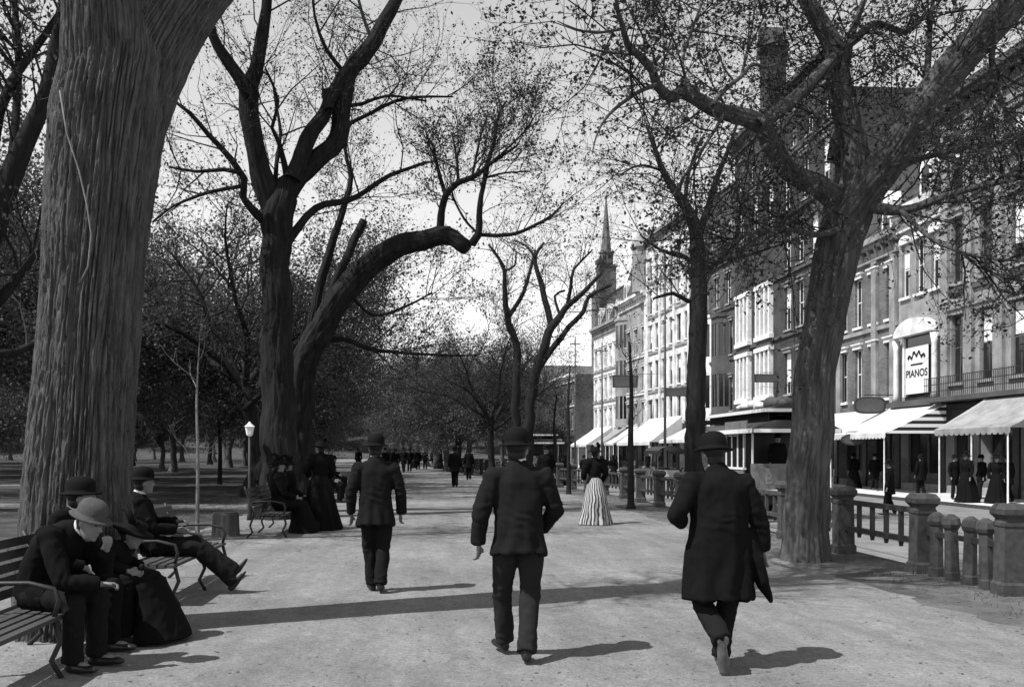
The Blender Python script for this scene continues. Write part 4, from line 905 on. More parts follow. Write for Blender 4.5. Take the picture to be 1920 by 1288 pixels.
# ---------------------------------------------------------------- people
def remesh(mb, vox, name, m, smooth=3, fold=0.0, fscale=9.0, seed=0, creases=(), drape=None):
    me = mb.mesh('tmp'); o = bpy.data.objects.new('tmp', me); TMP.collection.objects.link(o)
    md = o.modifiers.new('r', 'REMESH'); md.mode = 'VOXEL'; md.voxel_size = vox; md.use_smooth_shade = True
    if smooth:
        ms = o.modifiers.new('s', 'SMOOTH'); ms.iterations = smooth; ms.factor = .5
    vl = TMP.view_layers[0]; vl.update(); out = bpy.data.meshes.new_from_object(o.evaluated_get(vl.depsgraph)); bpy.data.objects.remove(o); bpy.data.meshes.remove(me)
    if fold:
        off = Vector((seed * 3.1, seed * 1.7, 0))
        nv = [v.normal.copy() for v in out.vertices]
        for v, nn in zip(out.vertices, nv):
            p = v.co; k = noise.noise(Vector((p.x * fscale * 1.3, p.y * fscale * 1.3, p.z * fscale * .55)) + off) + .6 * (.5 - abs(noise.noise(Vector((p.x * fscale * 1.7 + p.z * 4, p.y * fscale * 1.7, p.z * fscale * 1.1)) + off)))
            dv = fold * k
            for (cc, ax, sg, am) in creases:
                q = p - cc; d2 = q.length_squared / (sg * sg)
                if d2 < 5: dv += am * math.exp(-d2) * math.sin(q.dot(ax) * 85 + 4.5 * noise.noise(p * 9 + off))
            if drape and p.z < drape[0]:
                t = min(1, (drape[0] - p.z) / (drape[0] - drape[1] + 1e-6)); dv += drape[2] * t * math.sin(math.atan2(p.y, p.x) * 8 + 3 * noise.noise(p * 2.5 + off))
            v.co = p + nn * dv
    out.name = name; out.materials.clear(); out.materials.append(MATS[m]); out.polygons.foreach_set('use_smooth', [True] * len(out.polygons)); out.update(); return out
def lerp(a, b, t): return Vector(a).lerp(Vector(b), t)
STAND = dict(pel=(0, 0, .93), wst=(0, -.01, 1.08), chs=(0, .0, 1.28), nck=(0, -.015, 1.455), hd=(0, .02, 1.595), face=(0, 1, 0), hup=(0, 0, 1),
             shL=(-.175, -.02, 1.385), elL=(-.25, -.04, 1.12), wrL=(-.255, .04, .88), shR=(.175, -.02, 1.385), elR=(.25, -.04, 1.12), wrR=(.255, .04, .88),
             hiL=(-.095, 0, .90), knL=(-.105, .03, .50), anL=(-.105, -.01, .095), toL=(-.125, .17, .035), hiR=(.095, 0, .90), knR=(.105, .03, .50), anR=(.105, -.01, .095), toR=(.125, .17, .035), curl=.5)
SIT = dict(STAND, pel=(0, 0, .53), wst=(0, -.03, .68), chs=(0, -.05, .90), nck=(0, -.04, 1.08), hd=(0, .0, 1.235), shL=(-.185, -.05, 1.03), elL=(-.24, .0, .74), wrL=(-.17, .24, .66), shR=(.185, -.05, 1.03), elR=(.24, .0, .74), wrR=(.17, .24, .66),
           hiL=(-.095, .02, .53), knL=(-.13, .44, .50), anL=(-.13, .42, .095), toL=(-.15, .60, .035), hiR=(.095, .02, .53), knR=(.13, .44, .50), anR=(.13, .42, .095), toR=(.15, .60, .035))
def hand(mb, w, el, side, curl):
    w, el = Vector(w), Vector(el); d = (w - el).normalized(); s = Vector(side); s = (s - d * s.dot(d)).normalized(); n = d.cross(s)   # s points to the thumb
    mb.tube([w - d * .02, w + d * .015, w + d * .05, w + d * .09], [(.022, .017), (.027, .016), (.039, .014), (.038, .011)], 10, s)
    for i, L in enumerate((.072, .080, .074, .056)):
        p = w + d * .082 + s * (.029 - .0195 * i); dd = d.copy(); pts = [p - d * .02]; pts.append(p)
        for j, f in enumerate((.45, .32, .23)):
            a = curl * (.5 + .45 * j); dd = (d * math.cos(a * (j + 1) * .8) + n * math.sin(a * (j + 1) * .8)).normalized(); p = p + dd * (L * f); pts.append(p)
        mb.tube(pts, [.0095, .0095, .009, .0085, .007], 7)
    t = w + d * .025 + s * .026; q = (d * .65 + s * .6 + n * .35).normalized(); mb.tube([t - s * .012, t, t + q * .035, t + (q * .035 + (d * .9 + n * .3) * .028)], [.012, .0125, .0105, .008], 7)
def head(mb, hc, f, u, female=False):
    hc, f, u = Vector(hc), Vector(f).normalized(), Vector(u).normalized(); f = (f - u * f.dot(u)).normalized(); s = f.cross(u)
    rings = [(-.118, .022, .026, .052), (-.105, .04, .044, .042), (-.08, .052, .062, .030), (-.045, .061, .078, .018), (0, .070, .090, .006), (.045, .074, .096, -.004), (.085, .068, .086, -.008), (.112, .046, .058, -.008), (.124, .015, .02, -.008)]
    mb.tube([hc + u * h * 1.04 + f * k for h, a, b, k in rings], [(a * 1.08, b * 1.06) for h, a, b, k in rings], 16, s)
    mb.tube([hc + u * .03 + f * .086, hc + u * .0 + f * .098, hc - u * .025 + f * .112, hc - u * .038 + f * .096], [.008, .011, .016, .012], 8)       # nose
    mb.ball(hc - u * .066 + f * .086, (.024, .010, .008), 8, 5, u, s); mb.ball(hc - u * .078 + f * .082, (.020, .010, .008), 8, 5, u, s)           # lips
    mb.ball(hc - u * .104 + f * .076, (.022, .016, .016), 8, 5, u, s); mb.ball(hc + u * .033 + f * .082, (.055, .016, .012), 8, 5, u, s)           # chin, brow
    for e in (-1, 1): mb.ball(hc + s * (.076 * e) - u * .01 - f * .012, (.010, .02, .032), 8, 5, u, s)
    return s
def limb(mb, a, b, c, r, n=12):
    a, b, c = Vector(a), Vector(b), Vector(c); mb.tube([a, lerp(a, b, .5), lerp(a, b, .9), b, lerp(b, c, .12), lerp(b, c, .5), c], r, n)
def person(label, J, loc, rotz, outfit='sack', hat='bowler', near=True, scale=1.0, coat='wool_black', trouser='wool_dark', hat_m='felt_black', hem=.80, group=None, seed=0, cuff=True, flare=1.0, skirt='wool_black', shoe='leather', girth=1.0, collar=True, tail=None):
    vb, vc = (.0085, .0125) if near else (.02, .026)
    J = dict(STAND, **J); V = {k: (Vector(v) if isinstance(v, tuple) else v) for k, v in J.items()}; G = girth
    side = (V['shR'] - V['shL']).normalized()
    # body: one continuous skin
    m = MB(); s = head(m, V['hd'], V['face'], V['hup'])
    hup = V['hup'].normalized()
    m.tube([V['pel'] - Vector((0, 0, .06)), V['pel'], V['wst'], V['chs'], lerp(V['chs'], V['nck'], .7), V['nck'] + Vector((0, 0, .02))], [(.10, .08), (.15, .10), (.125, .09), (.15, .10), (.13, .075), (.05, .05)], 14, side)
    m.tube([V['nck'] - Vector((0, 0, .03)), V['nck'] + Vector((0, 0, .02)), V['hd'] - hup * .05 - Vector(V['face']) * .01], [.058, .052, .052], 12)
    for e in 'LR':
        limb(m, V['sh' + e], V['el' + e], V['wr' + e], [.045, .045, .038, .036, .038, .032, .024], 10); limb(m, V['hi' + e], V['kn' + e], V['an' + e], [.075, .068, .052, .05, .05, .046, .032], 10)
        m.tube([V['an' + e] + Vector((0, 0, .02)), V['an' + e] - Vector((0, 0, .04)), lerp(V['an' + e], V['to' + e], .6), V['to' + e]], [.03, .034, .03, .02], 8)
        th = lerp(V['sh' + e], V['pel'], .5); hand(m, V['wr' + e], V['el' + e], V.get('th' + e, Vector((0, 1, 0)) + (Vector((.5, 0, 0)) if e == 'L' else Vector((-.5, 0, 0)))) , J.get('curl' + e, J['curl']) * (1 if e == 'R' else -1))
    body = link('person', remesh(m, vb, 'person', 'skin', 2), None, None, loc, rotz); tag(body, label, 'person', group); body.scale = (scale,) * 3
    def add(name, me): return link(name, me, None, body)
    # hair at the back of the head
    f = (V['face'] - hup * V['face'].dot(hup)).normalized(); hc = V['hd']; sd = f.cross(hup); h = MB()
    h.ball(hc + hup * .035 - f * .022, (.086, .098, .094), 12, 8, hup, sd); h.ball(hc - hup * .04 - f * .045, (.070, .056, .065), 10, 6, hup, sd)
    if outfit in ('woman', 'woman_sit'): h.ball(hc - f * .105 + hup * .01, (.05, .045, .05), 10, 6, hup, sd)
    add('hair', h.mesh('hair', 'hair', True))
    if near:
        for e in (-1, 1):
            q = MB(); q.ball(hc + sd * (.031 * e) + f * .084 + hup * .008, (.013, .008, .007), 8, 5, hup, sd); add('eye', q.mesh('eye', 'hair', True))
    # upper garment
    m = MB(); hip = (V['hiL'] + V['hiR']) / 2; sit = outfit in ('sit', 'woman_sit'); wm = outfit in ('woman', 'woman_sit'); fem = .86 if wm else 1.0
    wa = (.135, .10) if wm else (.172, .128)
    if sit or wm: low = [(V['pel'] + Vector((0, 0, -.02)), (.175 * G, .135 * G))]
    else:
        z0 = hem; pz = V['pel'].z; low = [(Vector((V['pel'].x, V['pel'].y - .01, z0)), (.205 * flare * G, .15 * flare * G)), (Vector((V['pel'].x, V['pel'].y, (z0 + pz) / 2)), (.198 * (1 + flare) / 2 * G, .146 * (1 + flare) / 2 * G)), (V['pel'], (.188 * G, .142 * G))]
    up = [(V['wst'], (wa[0] * G, wa[1] * G)), (V['chs'], (.192 * G * fem, .137 * G)), (lerp(V['chs'], V['nck'], .42), (.196 * G * fem, .132 * G)), (lerp(V['chs'], V['nck'], .70), (.168 * G * fem, .112 * G)), (lerp(V['chs'], V['nck'], .88), (.128 * G * fem, .098 * G)), (V['nck'] + Vector((0, 0, .0)), (.092, .086)), (V['nck'] + (V['hd'] - V['nck']).normalized() * .05, (.072, .072))]
    rr = low + up; m.tube([p for p, _ in rr], [q for _, q in rr], 20, side)
    puff = 1.25 if wm else 1.0
    for e in 'LR':
        a, b_, c = V['sh' + e], V['el' + e], V['wr' + e]; inn = lerp(a, V['nck'] - Vector((0, 0, .05)), .45); c2 = lerp(b_, c, .96)
        m.tube([inn, a, lerp(a, b_, .45), lerp(a, b_, .88), lerp(b_, c, .08), lerp(b_, c, .5), c2], [.072 * puff, .08 * puff, .072 * puff, .064, .062, .058, .054], 14)
        m.ball(b_, .062, 10, 7); m.ball(a, .082 * puff, 10, 7)
        if sit and not wm: m.tube([V['hi' + e], lerp(V['hi' + e], V['kn' + e], .5)], [.11, .10], 12)
    if tail: m.tube([Vector(p) for p in tail[0]], tail[1], 12, (0, 1, 0))
    add('coat' if not wm else 'bodice', remesh(m, vc, 'coat', coat, 3, .015 if near else .009, seed=seed + 1, creases=[(V[j + e], (V['wr' + e] - V['el' + e]).normalized() if j == 'el' else (V['el' + e] - V['sh' + e]).normalized(), .10, .006) for e in 'LR' for j in ('el', 'sh')] + [(V['wst'] + Vector((0, -.12, 0)), Vector((.3, 0, 1)).normalized(), .12, .004)] if near else (), drape=None if (sit or wm) else (V['wst'].z, hem, .011)))
    # lower garment
    if wm:
        if outfit == 'woman':
            q = MB(); n = 64; zt = V['wst'].z - .02; rings = []
            for j in range(14):
                t = j / 13; z = zt * (1 - t) + .015 * t; rx = .135 + .20 * t ** .7 + .05 * t ** 3; rings.append((z, rx * flare, (rx + .05 * math.sin(math.pi * min(1, t * 1.3)) + .04 * t) * flare, -.05 * math.sin(math.pi * t * .6)))
            for (z, ax, ay, yo) in rings:
                for k in range(n):
                    th = 2 * math.pi * k / n; t = 1 - z / zt; fo = 1 + .085 * t * math.sin(th * 9 + 2.0 * math.sin(th * 2 + seed)) + .03 * t * math.sin(th * 17 + seed)
                    q.v.append((V['pel'].x + ax * fo * math.cos(th), V['pel'].y + yo + ay * fo * math.sin(th), z))
            for j in range(13):
                for k in range(n): q.f.append((j * n + k, (j + 1) * n + k, (j + 1) * n + (k + 1) % n, j * n + (k + 1) % n)); q.mi.append(0)
            add('skirt', q.mesh('skirt', skirt, True))
        else:
            q = MB(); pk = (V['knL'] + V['knR']) / 2; q.tube([V['wst'], V['pel'] + Vector((0, .02, .02)), lerp(V['pel'], pk, .5) + Vector((0, 0, .02)), pk + Vector((0, -.02, 0))], [(.15, .12), (.23, .16), (.25, .14), (.24, .13)], 16, (1, 0, 0))
            q.tube([pk + Vector((0, -.06, .06)), pk + Vector((0, -.03, -.1)), pk + Vector((0, .02, -.3)), Vector((pk.x, pk.y + .04, .02))], [(.23, .13), (.25, .16), (.29, .21), (.34, .27)], 18, (1, 0, 0))
            add('skirt', remesh(q, vc, 'skirt', skirt, 3, .022, 6, seed))
    else:
        q = MB(); q.tube([hip - Vector((0, 0, .08)), V['pel'] - Vector((0, 0, .02)), V['pel'] + Vector((0, 0, .06)), V['wst']], [(.10, .09), (.17, .12), (.165, .115), (.14, .10)], 16, side)
        for e in 'LR':
            a, k_, c = V['hi' + e], V['kn' + e], V['an' + e]; d = (c - k_).normalized()
            q.tube([a, lerp(a, k_, .3), lerp(a, k_, .7), lerp(a, k_, .93), lerp(k_, c, .07), lerp(k_, c, .5), c - d * .02, c + d * .025], [.098 * G, .094 * G, .084, .078, .077, .073, .073, .074], 14); q.ball(k_, .079, 10, 7)
        add('trousers', remesh(q, vc, 'trousers', trouser, 3, .012 if near else .007, 10, seed + 7, creases=[(V[j + e], Vector((.25, 0, 1)).normalized(), .10, .006) for e in 'LR' for j in ('kn', 'an')] if near else ()))
    for e in 'LR':
        if outfit == 'woman': continue
        a, t = V['an' + e], V['to' + e]; d = (t - a); d.z = 0 if abs(d.z) < .1 else d.z; fw = (t - (a - Vector((0, 0, .06)))).normalized(); upv = Vector((0, 0, 1)) if abs(fw.z) < .6 else Vector((0, -1, 0))
        q = MB(); heel = a - Vector((0, 0, .055)) - fw * .055; sdv = fw.cross(upv).normalized(); u2 = sdv.cross(fw)
        q.tube([heel, heel + fw * .03, heel + fw * .10, heel + fw * .18, heel + fw * .24, heel + fw * .275], [(.026, .03), (.036, .042), (.038, .042), (.046, .032), (.040, .026), (.018, .015)], 12, sdv)
        q.tube([a + u2 * .045, a - u2 * .02, heel + fw * .05], [.045, .045, .04], 12)
        me = remesh(q, vc * .8, 'shoe', shoe if e == 'R' or shoe == 'leather' else shoe, 2); add('shoe', me)
    if collar and not wm:
        q = MB(); q.tube([V['nck'] + (hc - V['nck']).normalized() * .03, V['nck'] + (hc - V['nck']).normalized() * .068], [(.068, .068), (.060, .062)], 16, side); add('collar', q.mesh('collar', 'linen', True))
    # hat
    q = MB(); top = hc + hup * .04 - f * .008; HS = 1.1
    def ring(lst, n=20): q.tube([top + hup * (a * HS) for a, _, _ in lst], [(b_ * HS, c * HS) for _, b_, c in lst], n, sd)
    if hat == 'bowler':
        ring([(-.012, .125, .145), (-.004, .128, .15), (.004, .115, .135), (.008, .088, .105), (.03, .089, .106), (.07, .086, .102), (.10, .072, .086), (.118, .045, .055), (.122, .012, .014)])
    elif hat == 'cap':
        ring([(-.005, .088, .102), (.02, .092, .108), (.045, .098, .115), (.065, .085, .10), (.075, .03, .035)])
        q.tube([top + f * .07 - hup * .0, top + f * .125 - hup * .012, top + f * .155 - hup * .022], [(.07, .008), (.062, .007), (.03, .005)], 12, sd)
    elif hat == 'top':
        ring([(-.012, .125, .145), (0, .115, .13), (.004, .088, .103), (.10, .083, .097), (.17, .088, .102), (.172, .02, .02)])
    elif hat == 'bonnet':
        ring([(-.02, .15, .17), (0, .16, .18), (.006, .11, .12), (.02, .095, .105), (.06, .085, .095), (.085, .05, .055), (.088, .012, .012)])
        rg = random.Random(seed)
        for k in range(9): q.ball(top + hup * rg.uniform(.03, .12) + sd * rg.uniform(-.08, .08) + f * rg.uniform(-.06, .09), rg.uniform(.022, .04), 7, 5)
        q.tube([top + sd * .06 + hup * .04, top + sd * .09 + hup * .12 - f * .04, top + sd * .06 + hup * .17 - f * .11, top + sd * .03 + hup * .14 - f * .17], [.02, .035, .03, .008], 8)
    add('hat', q.mesh('hat', hat_m, True))
    return body
GP = lambda px, py: P(px, py, FPX * EYE / (py - HOR))
# walking men of the foreground
p = GP(972, 1236)
person('man in a bowler hat and short sack coat striding up the middle of the mall',
       dict(pel=(0, 0, .92), wst=(0, .0, 1.08), chs=(0, .03, 1.27), nck=(0, .02, 1.45), hd=(-.005, .055, 1.585), face=(.25, 1, -.02), shL=(-.195, .01, 1.375), elL=(-.285, -.05, 1.12), wrL=(-.30, -.01, .87), shR=(.195, .0, 1.375), elR=(.285, .03, 1.13), wrR=(.20, .20, .96),
            hiL=(-.095, .0, .9), knL=(-.115, .13, .50), anL=(-.095, .22, .12), toL=(-.15, .39, .06), hiR=(.095, 0, .9), knR=(.09, .02, .49), anR=(.045, -.16, .11), toR=(.06, .03, .035), curl=.8, curlL=.9),
       (p.x, p.y - .02, .004), 0, 'sack', 'bowler', True, 1.0, 'wool_dark', 'wool_grey', hem=.79, seed=1, girth=1.04, flare=1.04, shoe='leather')
p = GP(1346, 1252)
person('man in a long black overcoat and white collar with one heel lifted',
       dict(pel=(0, 0, .91), wst=(.01, .0, 1.06), chs=(.02, .03, 1.24), nck=(.01, .04, 1.42), hd=(-.015, .085, 1.545), face=(-.25, 1, -.12), hup=(0, .12, 1), shL=(-.185, .0, 1.345), elL=(-.33, -.06, 1.11), wrL=(-.22, .20, 1.05), shR=(.205, .01, 1.335), elR=(.30, -.02, 1.09), wrR=(.345, .03, .84),
            hiL=(-.10, 0, .88), knL=(-.10, .06, .46), anL=(-.055, -.28, .26), toL=(-.03, -.26, .05), hiR=(.085, 0, .88), knR=(.085, .05, .47), anR=(.03, .03, .095), toR=(.07, .20, .035), curl=.6),
       (p.x, p.y, .004), 0, 'sack', 'bowler', True, 1.0, 'wool_black', 'wool_dark', hem=.50, seed=2, girth=1.20, flare=1.10, shoe='leather_worn',
       tail=([(.20, .0, 1.0), (.27, -.02, .80), (.33, -.03, .62), (.39, -.03, .47)], [(.06, .05), (.08, .06), (.07, .045), (.012, .012)]))
p = GP(705, 1110)
person('man in a plain dark suit walking ahead with both arms hanging',
       dict(hd=(.0, .02, 1.60), face=(0, 1, -.05), shL=(-.19, -.02, 1.375), elL=(-.275, -.03, 1.12), wrL=(-.275, .03, .86), shR=(.19, -.02, 1.375), elR=(.28, -.03, 1.12), wrR=(.275, .05, .87), knL=(-.075, .08, .5), anL=(-.04, .10, .095), toL=(-.075, .27, .035), knR=(.08, .02, .5), anR=(.05, -.12, .12), toR=(.06, .06, .035), curl=.7),
       (p.x, p.y, .004), R(2), 'sack', 'bowler', True, 1.0, 'wool_dark', 'wool_dark', hem=.74, seed=3, girth=1.02, flare=1.05)
# woman in the striped skirt
p = GP(1115, 983)
person('woman in a dark bodice and flowered hat with a long striped skirt', dict(hd=(.02, .03, 1.53), pel=(0, 0, .88), wst=(0, -.01, 1.02), chs=(0, .01, 1.20), nck=(0, .0, 1.37), shL=(-.16, -.01, 1.32), elL=(-.24, .0, 1.08), wrL=(-.19, .18, .98), shR=(.16, -.01, 1.32), elR=(.25, -.02, 1.08), wrR=(.20, .12, .92), face=(.4, 1, 0)),
       (p.x, p.y, .004), R(8), 'woman', 'bonnet', True, 1.0, 'wool_black', hat_m='felt_black', seed=4, skirt='skirt_stripe', flare=.92)
# seated people
person('man in a pale grey bowler bent forward with a hand at his mouth',
       dict(SIT, pel=(0, .02, .54), wst=(0, .07, .70), chs=(0, .18, .88), nck=(0, .34, 1.0), hd=(0, .47, 1.06), face=(.12, .94, -.34), hup=(0, .34, .94), shL=(-.18, .27, .98), elL=(-.20, .43, .68), wrL=(-.06, .56, .86), shR=(.18, .26, .97), elR=(.23, .42, .66), wrR=(.06, .60, .63), curl=1.0, thL=Vector((1, 0, .4))),
       (-2.92, 7.45, .004), R(-108), 'sit', 'bowler', True, 1.0, 'wool_black', 'wool_dark', hat_m='felt_grey', seed=5, girth=1.06)
person('man in a black bowler and white collar seated behind the pale grey bowler',
       dict(SIT, chs=(0, .02, .90), nck=(0, .07, 1.07), hd=(0, .14, 1.20), face=(-.3, 1, -.15), shL=(-.185, .05, 1.03), shR=(.185, .05, 1.03)),
       (-2.95, 8.12, .004), R(-95), 'sit', 'bowler', True, 1.0, 'wool_black', 'wool_black', seed=6, girth=1.05)
person('woman in a dark dress seated half hidden in front of the massive trunk',
       dict(SIT, hd=(0, .22, .98), nck=(0, .12, .88), chs=(0, .05, .76), wst=(0, 0, .64), shL=(-.16, .08, .85), shR=(.16, .08, .85), face=(0, 1, -.5), hup=(0, .4, 1)),
       (-2.70, 8.42, .004), R(-95), 'woman_sit', 'bonnet', True, .9, 'wool_black', seed=7)
person('man in a broad dark hat seated sideways with legs stretched out and crossed',
       dict(SIT, chs=(0, -.10, .89), wst=(0, -.05, .68), nck=(0, -.12, 1.08), hd=(0, -.06, 1.235), face=(-.35, 1, -.1), shL=(-.185, -.11, 1.03), shR=(.185, -.11, 1.03), elL=(-.24, .03, .78), wrL=(-.07, .28, .80), elR=(.25, .02, .76), wrR=(.10, .27, .72), knL=(-.08, .48, .56), anL=(.0, .88, .26), toL=(.0, 1.02, .38), knR=(.09, .47, .52), anR=(.06, .86, .14), toR=(.10, 1.0, .25)),
       (-3.08, 10.95, .004), R(-78), 'sit', 'bowler', True, 1.0, 'wool_black', 'wool_dark', seed=8, girth=1.06, shoe='leather')
p = GP(600, 992)
person('woman in a full black skirt standing with her back to the dark forked elm', dict(hd=(0, .02, 1.60), face=(-.5, 1, 0), elL=(-.26, .05, 1.14), wrL=(-.16, .22, 1.05), elR=(.26, .0, 1.14), wrR=(.2, .15, .98)), (p.x, p.y, .004), R(20), 'woman', 'bonnet', True, 1.02, 'wool_black', seed=9, skirt='wool_black', flare=1.12)
person('woman in black seated beside the standing woman in a full skirt', dict(SIT), (-2.95, 19.0, .004), R(-60), 'woman_sit', 'bonnet', True, 1.05, 'wool_black', seed=10)
person('second woman in black on the bench under the dark forked elm', dict(SIT, hd=(0, .05, 1.22)), (-2.95, 19.8, .004), R(-40), 'woman_sit', 'bonnet', True, 1.05, 'wool_black', seed=11)
p = GP(487, 962)
person('man leaning forward behind the bench near the slim lamp post', dict(chs=(0, .10, 1.25), nck=(0, .16, 1.42), hd=(0, .24, 1.53), shL=(-.185, .14, 1.37), shR=(.185, .14, 1.37), elL=(-.25, .2, 1.12), wrL=(-.15, .38, 1.0), elR=(.25, .2, 1.12), wrR=(.15, .38, 1.0), face=(0, 1, -.3)), (p.x, p.y, 0), R(-60), 'sack', 'bowler', False, 1.0, 'wool_dark', 'wool_dark', seed=12)
# distant prototypes and copies
far_m = person('man in a long dark coat walking away with a companion toward the trees', dict(knL=(-.07, .1, .5), anL=(-.05, .14, .1), toL=(-.06, .32, .04), knR=(.07, .02, .5), anR=(.05, -.15, .12), toR=(.06, .04, .04)), tuple(GP(853, 914)), R(4), 'sack', 'bowler', False, 1.0, 'wool_black', 'wool_black', hem=.66, seed=13, girth=1.05)
far_m.location.z = .004
far_f = person('man facing up the mall just beyond the bowler hat man', dict(knL=(-.09, .1, .5), anL=(-.09, .12, .1), toL=(-.1, .3, .04)), (0, 0, 0), R(175), 'sack', 'bowler', False, 1.0, 'wool_black', 'wool_dark', hem=.72, seed=14)
p = P(1024, 930, 30.0); far_f.location = (p.x, p.y, .004)
far_w = person('woman in a dark coat and skirt walking with the far group on the mall', dict(hd=(0, .02, 1.6)), tuple(GP(742, 893)), R(170), 'woman', 'bonnet', False, .95, 'wool_black', seed=15)
far_w.location.z = .004
far_s = person('dark-clad man seated on a farther bench along the mall', dict(SIT), (-3.35, 31.0, .004), R(-88), 'sit', 'bowler', False, 1.02, 'wool_black', 'wool_black', seed=16, group='sitters on the farther benches')
def again(src, loc, rz, label, s=1.0, group=None):
    o = copy_tree(src); o.location = loc; o.rotation_euler = (0, 0, rz); o.scale = (s,) * 3; o['label'] = label
    if group: o['group'] = group
    return o
g = lambda px, py, z=.004: (lambda q: (q.x, q.y, z))(GP(px, py))
again(far_m, g(879, 900), R(8), 'slighter man walking beside the long-coated man in the distance', .97)
GR = 'people strolling in the far group on the mall'
for px, py, src, rz, s in ((722, 897, far_m, 175, 1), (757, 887, far_m, 170, 1), (768, 884, far_f, 182, 1), (784, 881, far_m, 20, 1), (797, 880, far_f, 190, .97), (700, 886, far_w, 180, 1), (735, 879, far_f, 180, 1), (776, 878, far_w, 180, .96), (672, 884, far_w, 160, 1.0), (812, 876, far_m, 5, .98)):
    again(src, g(px, py), R(rz), {id(far_m): 'man in a long coat in the crowd at the far end of the mall', id(far_f): 'man in a shorter coat in the crowd at the far end of the mall', id(far_w): 'woman in the crowd at the far end of the mall'}[id(src)], s, GR + {id(far_m): ', long coats', id(far_f): ', short coats', id(far_w): ', women'}[id(src)])
for y, x in ((31.8, -3.38), (37.6, -3.85), (38.4, -3.9), (39.1, -3.95), (30.2, -3.3)):
    again(far_s, (x, y, .004), R(-88 + (y * 37) % 20 - 10), 'dark-clad man seated on a farther bench along the mall', 1.0, 'sitters on the farther benches')
# people in the street and on the far pavement
def st(px, d, z): q = P(px, 900, d); return (q.x, q.y, z)
again(far_m, st(1668, 31, -.45), R(60), 'dark-coated man crossing the street toward the striped-end awning', 1.0)
again(far_w, st(1812, 36.2, -.317), R(100), 'woman in a wide dark skirt on the far pavement below the grey awning', 1.05)
PV = 'passers-by on the far pavement under the awnings'
for px, d, src, rz in ((1727, 41, far_m, 10), (1868, 35.5, far_w, 160), (1890, 36.0, far_m, 20), (1790, 38.5, far_f, 200), (1640, 47, far_m, 170), (1600, 50, far_w, 10), (1840, 38, far_f, 90), (1215, 86, far_m, 0), (1240, 84, far_w, 0), (1180, 92, far_f, 0), (1160, 98, far_w, 0), (1140, 102, far_m, 0)):
    again(src, st(px, d, -.317), R(rz), {id(far_m): 'man in a long coat on the shaded pavement under the awnings', id(far_f): 'man in a short coat on the shaded pavement under the awnings', id(far_w): 'woman in a dark skirt on the shaded pavement under the awnings'}[id(src)], 1.0, PV + {id(far_m): ', long coats', id(far_f): ', short coats', id(far_w): ', women'}[id(src)])
SG = 'dark figures among the street traffic'
for px, d, src, rz in ((1128, 55, far_m, 30), (1095, 62, far_f, 150), (1060, 58, far_w, 20), (1010, 75, far_m, 0), (1150, 60, far_w, 0), (1020, 66, far_f, 180)):
    again(src, st(px, d, -.445), R(rz), {id(far_m): 'man in a long coat in the distant street beyond the fence', id(far_f): 'man in a short coat in the distant street beyond the fence', id(far_w): 'woman in the distant street beyond the fence'}[id(src)], 1.0, SG + {id(far_m): ', long coats', id(far_f): ', short coats', id(far_w): ', women'}[id(src)])
print('people', round(time.time() - T0, 1))

# ---------------------------------------------------------------- streetcar, wagon
def wheel(parent, loc, r, name='wheel', spokes=12, m='wood', w=.05, solid=False):
    o = MB(); n = 28; rim = [(r * math.cos(2 * math.pi * k / n), r * math.sin(2 * math.pi * k / n)) for k in range(n + 1)]
    for (a, b_) in zip(rim[:-1], rim[1:]):
        s = .88; o.prism([(a[0], a[1]), (b_[0], b_[1]), (b_[0] * s, b_[1] * s), (a[0] * s, a[1] * s)], -w / 2, w / 2, 'x')
    ob = o.build(name, m, parent, loc)
    for k in range(spokes):
        t = 2 * math.pi * k / spokes; q = MB(); q.tube([(0, .06 * math.cos(t), .06 * math.sin(t)), (0, r * .9 * math.cos(t), r * .9 * math.sin(t))], [.022, .016], 5); q.build('spoke', m, ob)
    q = MB(); q.tube([(-.1, 0, 0), (.1, 0, 0)], [.075, .07], 10); q.build('hub', m, ob)
    return ob
